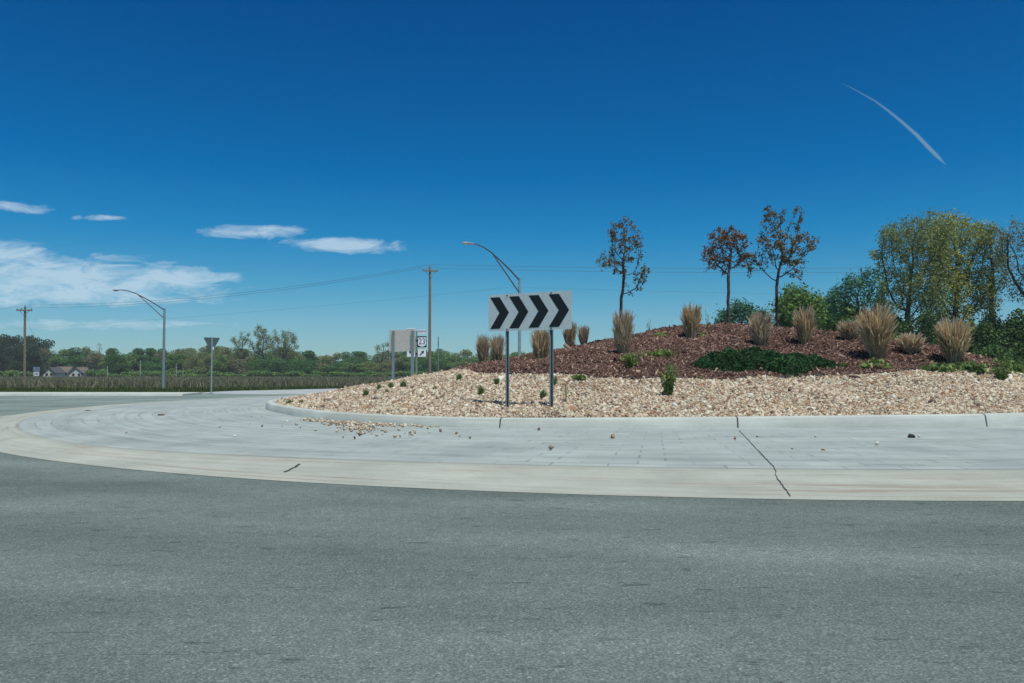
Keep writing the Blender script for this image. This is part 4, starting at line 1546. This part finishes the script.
g_ = 'shrubs under the trees of the right wood'
shrub(868, 372, 314, 50, 62, M['fol_mid'], 'green shrub behind the largest straw clump', 61, group=g_)
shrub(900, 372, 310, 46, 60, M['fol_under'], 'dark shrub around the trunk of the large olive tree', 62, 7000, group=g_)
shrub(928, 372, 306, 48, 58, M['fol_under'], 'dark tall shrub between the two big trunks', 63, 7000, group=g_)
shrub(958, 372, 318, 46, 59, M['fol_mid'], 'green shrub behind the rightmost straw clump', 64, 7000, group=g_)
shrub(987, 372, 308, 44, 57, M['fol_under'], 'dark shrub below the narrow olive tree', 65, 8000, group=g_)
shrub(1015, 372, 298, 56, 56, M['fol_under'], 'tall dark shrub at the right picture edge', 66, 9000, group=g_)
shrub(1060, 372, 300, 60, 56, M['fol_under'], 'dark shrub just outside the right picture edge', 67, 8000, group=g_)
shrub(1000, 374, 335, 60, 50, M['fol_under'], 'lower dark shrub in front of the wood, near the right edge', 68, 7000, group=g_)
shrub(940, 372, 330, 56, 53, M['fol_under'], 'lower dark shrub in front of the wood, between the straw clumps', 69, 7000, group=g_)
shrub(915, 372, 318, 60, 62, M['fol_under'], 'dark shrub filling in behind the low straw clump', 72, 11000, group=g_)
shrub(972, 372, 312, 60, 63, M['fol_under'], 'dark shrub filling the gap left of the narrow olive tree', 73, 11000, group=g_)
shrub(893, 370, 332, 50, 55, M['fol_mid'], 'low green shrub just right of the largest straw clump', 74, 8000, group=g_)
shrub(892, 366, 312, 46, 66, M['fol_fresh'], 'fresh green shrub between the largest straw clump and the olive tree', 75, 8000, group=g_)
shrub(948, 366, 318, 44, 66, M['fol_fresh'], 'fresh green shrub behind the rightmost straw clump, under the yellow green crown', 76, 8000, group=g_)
shrub(820, 350, 325, 60, 90, M['fol_fresh'], 'low light green shrub behind the mound right of the tallest young tree', 70, 6000, .3, group='shrubs behind the mound')
shrub(780, 345, 322, 50, 90, M['fol_deep'], 'low deep green shrub behind the tallest young tree', 71, 5000, .28, group='shrubs behind the mound')


# ------------------------------------------------------------------ field weeds and verge grass
def blades(name, base, height, width, mat, lean=.35, parent=None, seg=2, curl=0.5):
    """bent tapering blades from base points"""
    n = len(base)
    a = rng.uniform(0, 2 * np.pi, n)
    ld = np.stack([np.cos(a), np.sin(a), np.zeros(n)], 1) * (np.abs(rng.normal(size=n)) * lean)[:, None]
    sd = rng.uniform(0, 2 * np.pi, n)
    w = np.stack([np.cos(sd), np.sin(sd), np.zeros(n)], 1) * (width / 2)[:, None]
    rows = []
    for j in range(seg + 1):
        t = j / seg
        c = base + (np.array([0, 0, 1.0]) * t * (1 - .12 * t) + ld * (t ** (1 + curl))) * height[:, None]
        ww = w * (1 - .85 * t ** 1.5)
        rows.append(np.stack([c - ww, c + ww], 1))
    V = np.stack(rows, 1).reshape(-1, 3)
    F = []
    for j in range(seg):
        b = np.arange(n) * (seg + 1) * 2 + j * 2
        F.append(np.stack([b, b + 1, b + 3, b + 2], 1))
    return mesh_np(name, V, np.concatenate(F), mat, parent=parent)


M['dead_weed'] = mat_island('dead_weed_stalks', [(0.0, (0.114, 0.107, 0.068)), (0.55, (0.209, 0.200, 0.128)), (0.8, (0.355, 0.362, 0.236)), (0.9, (0.135, 0.205, 0.062)), (1.0, (0.178, 0.266, 0.082))], .9, .15)
M['verge'] = mat_island('verge_grass', [(0.0, (0.035, 0.07, 0.02)), (0.7, (0.075, 0.125, 0.035)), (1.0, (0.15, 0.17, 0.07))], .9, .2)
rng = np.random.default_rng(77)
n = 170000
yy = 76 + (rng.random(n) ** 1.6) * 190
tt = rng.uniform(-.78, .12, n)
xx = tt * yy
# the dead stand begins further out towards the right
keep = yy > 74 + np.maximum(0, xx + 34) * 1.9 + 6 * np.sin(xx * .12)
xx, yy = xx[keep], yy[keep]
base = np.stack([xx, yy, gz(xx, yy)], 1)
hh = (0.35 + .75 * rng.random(len(xx)) ** 1.6) * (1 + .15 * np.sin(xx * .35) * np.sin(yy * .2))
tag(blades('dead_weeds', base, hh, np.full(len(xx), .10) * (yy / 90) ** .6, M['dead_weed'], .3), kind='stuff')
n = 60000
yy = 43.6 + (rng.random(n) ** 1.3) * 75
tt = rng.uniform(-.72, .05, n); xx = tt * yy
keep = ((xx < -19) | (yy > 56)) & (yy < 78 + np.maximum(0, xx + 34) * 2.0)
xx, yy = xx[keep], yy[keep]
base = np.stack([xx, yy, gz(xx, yy) - .02], 1)
hh = np.where(yy < 60, .13, .24) * (.6 + .8 * rng.random(len(xx))) * (1 + .8 * (rng.random(len(xx)) < .08))
tag(blades('grass', base, hh, np.full(len(xx), .06), M['verge'], .4), kind='stuff')


# ------------------------------------------------------------------ ornamental straw clumps
def straw_clump_mesh(seed, mat, spread=.26, n=900):
    global rng
    rng = np.random.default_rng(seed)
    root = bpy.data.objects.new('grass_clump', None)
    a = rng.uniform(0, 6.28, n); r = rng.random(n) ** .6 * .12
    base = np.stack([np.cos(a) * r, np.sin(a) * r, np.zeros(n)], 1)
    h = .38 + .72 * rng.random(n) ** 1.3
    out = np.stack([np.cos(a), np.sin(a), np.zeros(n)], 1) * (r / .12 * spread * .55 + np.abs(rng.normal(size=n)) * .13)[:, None]
    h = h * (1 - .55 * np.minimum(1, np.linalg.norm(out, axis=1) / (spread * .55 + .25)) ** 2)
    h = h / np.percentile(h, 97)
    sd = rng.uniform(0, 6.28, n)
    w = np.stack([np.cos(sd), np.sin(sd), np.zeros(n)], 1) * .0075
    rows = []
    for j in range(5):
        t = j / 4
        c = base + np.array([0, 0, 1.0]) * t * h[:, None] * (1 - .16 * t * t) + out * (t ** 1.7) * h[:, None] + rng.normal(size=(n, 3)) * .022 * t
        ww = w * (1.0 if j < 3 else (1.5 if j == 3 else .5))
        rows.append(np.stack([c - ww, c + ww], 1))
    V = np.stack(rows, 1).reshape(-1, 3)
    F = np.concatenate([np.stack([np.arange(n) * 10 + j * 2, np.arange(n) * 10 + j * 2 + 1, np.arange(n) * 10 + j * 2 + 3, np.arange(n) * 10 + j * 2 + 2], 1) for j in range(4)])
    o1 = mesh_np('straw_blades', V, F, mat, link=False)
    m_ = 90
    a = rng.uniform(0, 6.28, m_); r = rng.random(m_) * .13
    o2 = blades('green_shoots', np.stack([np.cos(a) * r, np.sin(a) * r, np.zeros(m_)], 1), .16 + .18 * rng.random(m_), np.full(m_, .012), M['weed_green'], .4)
    col.objects.unlink(o2)
    return o1.data, o2.data


straws = [straw_clump_mesh(500 + q, M['straw'] if q % 2 == 0 else M['straw_grey'], .20 + .03 * q) for q in range(4)] + [straw_clump_mesh(510, M['straw'], .5, 1700)]
SG = 'dry ornamental grass clumps on the island'
for (px, yb, yt, w, v, lab) in [
    (483, 364, 334, 12, 1, 'dry straw clump farthest left, seen left of the chevron sign posts'),
    (497, 362.5, 334, 14, 3, 'dry straw clump just left of the chevron sign left post'),
    (541, 361, 327, 17, 0, 'tan straw clump directly behind the chevron sign right post'),
    (570, 348, 320, 12, 2, 'slim straw clump just right of the chevron sign'),
    (583.5, 345.5, 325, 10, 1, 'smallest slim straw clump, second to the right of the chevron sign'),
    (623, 355.5, 309, 18, 1, 'tall shaggy straw clump at the foot of the leftmost young tree'),
    (691, 338, 303, 18, 0, 'upright straw clump alone between the left and middle young trees'),
    (761, 347, 310, 19, 3, 'pale straw clump behind the juniper, left of the tallest young tree'),
    (805, 345, 306, 18, 2, 'brown straw clump right of the tallest young tree trunk'),
    (849, 341, 319, 18, 1, 'small faint straw clump left of the largest clump'),
    (877, 359, 304, 34, 4, 'largest bushy straw clump, right of the juniper'),
    (911, 354, 332, 22, 1, 'low straw clump between the two big bushy clumps'),
    (954, 363, 317, 31, 4, 'wide straw clump farthest right, in front of the wood')]:
    q = hit(px, yb)
    H = P(px, yt, q.y).z - q.z
    W = w * q.y / FPX * (.82 if v == 4 else .88)
    root = empty('grass_clump', q, random.uniform(0, 6.28), lab, 'grass clump', SG)
    for nm, me in zip(('straw_blades', 'green_shoots'), straws[v]):
        o_ = bpy.data.objects.new(nm, me); col.objects.link(o_); o_.parent = root
        if nm == 'straw_blades':
            co = np.empty(len(me.vertices) * 3); me.vertices.foreach_get('co', co); co = co.reshape(-1, 3)
            wid = 2 * np.percentile(np.abs(co[:, 0]), 97.5 if v == 4 else 96); top = np.percentile(co[:, 2], 99.8)
            sx = W / wid; H = H / top
        o_.scale = (sx, sx, H) if nm == 'straw_blades' else (sx, sx, min(H, 1.1))


# ------------------------------------------------------------------ weeds
def weed(px, yb, yt, w, style, label, mat=None, seed=None):
    global rng
    rng = np.random.default_rng(seed or int(px * 7 + yb))
    q = hit(px, yb)
    k = q.y / FPX
    H = (yb - yt) * k; W = w * k
    root = empty('weed', q - Vector((0, 0, .01)), 0, label, 'weed', 'weeds growing on the island')
    if style == 'tuft':
        n = int(90 + 320 * W)
        a = rng.uniform(0, 6.28, n); r = rng.random(n) * W * .3
        b = np.stack([np.cos(a) * r, np.sin(a) * r, np.zeros(n)], 1)
        blades('leaves', b, H * (.5 + .6 * rng.random(n)), np.full(n, .016), M[mat or 'weed_green'], .32, root)
    elif style == 'stalk':
        n = int(12 + 30 * W)
        mbs = MB(); pos = []
        for _ in range(n):
            a_ = rng.uniform(0, 6.28); l_ = rng.uniform(0, W * .62); h_ = H * rng.uniform(.55, 1.0)
            t_ = (math.cos(a_) * l_, math.sin(a_) * l_, h_)
            mbs.tube([(t_[0] * .2, t_[1] * .2, 0), (t_[0] * .55, t_[1] * .55, h_ * .55), t_], [.008, .006, .003], 4)
            m_ = 34
            for _ in range(m_):
                f_ = rng.random() ** 1.5 * .9
                pos.append((t_[0] * f_ + rng.normal() * .03, t_[1] * f_ + rng.normal() * .03, h_ * f_ + .01))
        mbs.build('stem', M[mat or 'weed_green'], root)
        V, F = leaf_quads(np.array(pos), .062)
        mesh_np('leaves', V, F, M[mat or 'weed_green'], parent=root)
    elif style == 'leafy':
        n = int(40 + 160 * W)
        b = np.stack([rng.normal(size=n) * W * .25, rng.normal(size=n) * W * .16, rng.random(n) * H], 1)
        b[:, 0] = np.clip(b[:, 0], -W * .55, W * .55)
        V, F = leaf_quads(b, .13)
        # rest on the sloping ground
        V[:, 2] = np.maximum(V[:, 2], .01) + (isl_z(V[:, 0] + q.x, V[:, 1] + q.y) - q.z)
        mesh_np('leaves', V, F, M[mat or 'weed_bright'], parent=root)
    elif style == 'spindle':
        mbs = MB()
        for _ in range(3):
            a_ = rng.uniform(0, 6.28); l_ = rng.uniform(0, .12)
            mbs.tube([(0, 0, 0), (math.cos(a_) * l_, math.sin(a_) * l_, H * rng.uniform(.7, 1))], [.008, .004], 4)
        mbs.build('stem', M[mat or 'weed_green'], root)
        V, F = leaf_quads(np.stack([rng.normal(size=26) * .05, rng.normal(size=26) * .05, rng.random(26) ** 1.4 * H * .8], 1), .05)
        mesh_np('leaves', V, F, M[mat or 'weed_green'], parent=root)


for a in [
    (668, 396, 361, 26, 'stalk', 'tall bushy green weed standing in the gravel right of the sign'),
    (630, 369.5, 350, 20, 'stalk', 'yellow green feathery weed in front of the shaggy straw clump', 'weed_bright'),
    (662, 358, 351.5, 33, 'leafy', 'broad leaved green plant patch on the mulch above the tall gravel weed'),
    (661, 337, 333.5, 10, 'leafy', 'small green plant high on the mulch left of the middle young tree'),
    (702, 337, 334, 7, 'leafy', 'tiny green plant on the mulch right of the upright straw clump'),
    (874, 368, 361, 30, 'leafy', 'bright broad leaved plant on the mulch below the largest straw clump'),
    (481, 395, 384, 10, 'tuft', 'small green tuft in the gravel left of the sign posts'),
    (496.5, 385, 376, 7, 'tuft', 'tiny weed near the mulch edge left of the sign posts'),
    (543, 400, 388, 9, 'tuft', 'small green tuft in the gravel between the sign posts'),
    (554, 386, 374, 7, 'tuft', 'narrow green tuft just right of the sign right post'),
    (580, 381, 374, 17, 'stalk', 'spreading green weed on the mulch edge right of the sign'),
    (566, 402, 384, 5, 'spindle', 'thin spindly weed in the gravel right of the sign'),
    (459, 381, 372, 8, 'tuft', 'green tuft at the left end of the mulch'),
    (523, 359.5, 355, 8, 'tuft', 'small dark green tuft on the mulch between the sign posts'),
    (366, 396, 388, 9, 'tuft', 'leftmost of the four green tufts on the left gravel slope'),
    (379, 390, 383, 7, 'tuft', 'second of the four green tufts on the left gravel slope'),
    (391, 389, 381, 9, 'tuft', 'third of the four green tufts on the left gravel slope'),
    (403, 388, 379.5, 9, 'tuft', 'rightmost of the four green tufts on the left gravel slope'),
    (387, 393, 389, 5, 'tuft', 'tiny sprig below the green tufts on the left gravel slope'),
    (435, 390, 386, 7, 'tuft', 'faint sprig in the gravel between the tufts and the mulch'),
    (290, 404, 399, 13, 'tuft', 'low yellow green weeds at the left tip of the island', 'weed_bright'),
    (302, 403.5, 399, 9, 'tuft', 'low weeds just right of the left tip of the island'),
    (1002, 380, 364, 20, 'stalk', 'feathery green weed at the gravel edge near the right picture edge'),
    (944, 372, 364, 30, 'leafy', 'green ground plants at the foot of the rightmost straw clump', 'weed_green'),
    (975, 373, 364, 26, 'leafy', 'green ground plants right of the rightmost straw clump', 'weed_green'),
    (1008, 371, 361, 34, 'leafy', 'low grey green plants along the mulch edge at the right', 'weed_green'),
    (925, 371, 364, 26, 'tuft', 'short grass growing at the mulch edge left of the rightmost straw clump'),
    (965, 369, 360, 30, 'tuft', 'short grass growing behind the rightmost ground plants'),
    (1020, 373, 363, 26, 'stalk', 'straggly green plants at the right end of the mulch'),
    (843, 368, 361, 16, 'tuft', 'small dark green tuft right of the juniper'),
    (707, 331, 308, 4, 'spindle', 'thin tall stalk on the skyline between the left two young trees'),
    (649, 333, 318, 4, 'spindle', 'thin stalk on the skyline right of the leftmost young tree'),
    (700, 380, 375, 8, 'spindle', 'dark sprig in the gravel below the juniper left end')]:
    weed(*a)


# ------------------------------------------------------------------ juniper mat
def juniper():
    global rng
    rng = np.random.default_rng(91)
    c = hit(764, 367.5)
    root = empty('juniper', c, 0, 'low spreading dark green juniper on the mulch below the tallest young tree', 'shrub')
    n = 30000
    hx = 1.92
    u = rng.uniform(-1, 1, n)
    x = u * hx
    dep = .95 * np.sqrt(np.maximum(0, 1 - u ** 2)) * (1 + .2 * np.sin(u * 7))
    v = rng.uniform(-1, 1, n)
    y = v * dep
    hmax = .40 * np.exp(-((u + .22) / .52) ** 2) + .16 * np.exp(-((u - .62) / .3) ** 2) + .05
    hmax = hmax * (1 + .18 * np.sin(x * 5 + y * 3) + .12 * np.sin(x * 11 - y * 7))
    hgt = hmax * np.maximum(0, 1 - v ** 2) ** .5
    z_ = hgt * rng.random(n) ** .35
    gx, gy = x + c.x, y + c.y
    base = np.stack([x, y, isl_z(gx, gy) - c.z + z_], 1)
    V, F = leaf_quads(base, .085)
    # sprays: thin and long
    mesh_np('foliage', V, F, M['juniper'], parent=root)
    mb = MB()
    for q in range(40):
        a_ = rng.uniform(0, 6.28); l_ = rng.uniform(.4, 1.5)
        ex, ey = math.cos(a_) * l_, math.sin(a_) * l_ * .45
        ez = float(isl_z(ex + c.x, ey + c.y)) - c.z
        mb.tube([(0, 0, 0.05), (ex * .5, ey * .5, ez * .5 + .12), (ex, ey, ez + .1)], [.02, .012, .004], 5)
    mb.build('branches', M['bark_dark'], root)


juniper()


# ------------------------------------------------------------------ debris on the apron
def on_apron(px, py):
    x, y = at_z(px, py, .14)
    return Vector((x, y, surf_z(x, y)))


def lump(name, loc, size, mat, label, cat, seed, flat=.5):
    rs = random.Random(seed)
    import bmesh
    bm = bmesh.new(); bmesh.ops.create_icosphere(bm, subdivisions=2, radius=1)
    for v in bm.verts:
        k_ = rs.uniform(.7, 1.15)
        v.co = Vector((v.co.x * size * k_, v.co.y * size * .8 * k_, max(v.co.z, -.35) * size * flat * k_ + size * flat * .3))
    me = bpy.data.meshes.new(name); bm.to_mesh(me); bm.free(); me.materials.append(mat)
    o_ = bpy.data.objects.new(name, me); col.objects.link(o_); o_.location = loc
    return tag(o_, label, cat)


lump('rubber_scrap', on_apron(911, 437.5), .065, M['rubber'], 'small black rubber scrap lying on the apron at right', 'scrap', 1, .8)
M['clod'] = mat_plain('brown_dirt', (0.10, 0.075, 0.055), .9, scale=30)
M['leaf_litter'] = mat_plain('dead_brown_leaves', (0.16, 0.07, 0.035), .9, scale=20)
lump('dirt_clod', on_apron(161, 415), .10, M['clod'], 'brown dirt clod on the left part of the apron', 'clod', 2, .3)
lump('dirt_clod', on_apron(88, 409.5), .08, M['clod'], 'small dirt clod near the far left edge of the apron', 'clod', 3, .25)
lump('dead_leaf_pile', on_apron(455, 425.5), .10, M['leaf_litter'], 'reddish brown dead leaf pile at the right end of the spilled gravel', 'leaf pile', 4, .35)
qd = hit(853, 378)
lump('mulch_clump', qd, .17, M['mulch_base'], 'dark clump of mulch lying on the gravel below the largest straw clump', 'mulch clump', 5, .3)


# ------------------------------------------------------------------ windshield reflection streak, shaped as a vapour tube in the sky
def reflection_streak():
    m = bpy.data.materials.new('reflection_streak_volume'); m.use_nodes = True
    n = NT(m.node_tree)
    out = n.n('ShaderNodeOutputMaterial')
    pv = n.n('ShaderNodeVolumePrincipled')
    pv.inputs['Color'].default_value = (0.93, 1, 1, 1)
    pv.inputs['Density'].default_value = 0.045
    pv.inputs['Anisotropy'].default_value = 0.0
    n.l(pv.outputs[0], out.inputs['Volume'])
    D_ = 2400.0
    pts = [P(x, y, D_) for x, y in [(840, 83), (850, 87), (862, 93.5), (875, 101), (888, 110.5), (902, 122), (916, 134.5), (928, 147), (938, 157), (946, 165)]]
    k = D_ / FPX
    mb = MB(); mb.tube(pts, [.2 * k, .6 * k, .8 * k, 1.0 * k, 1.3 * k, 1.6 * k, 1.9 * k, 2.1 * k, 1.9 * k, .5 * k], 14)
    o_ = mb.build('reflection_streak', m, None, True)
    tag(o_, 'short curved white windshield reflection streak, shaped as vapour above the right wood', 'reflection_streak')


reflection_streak()
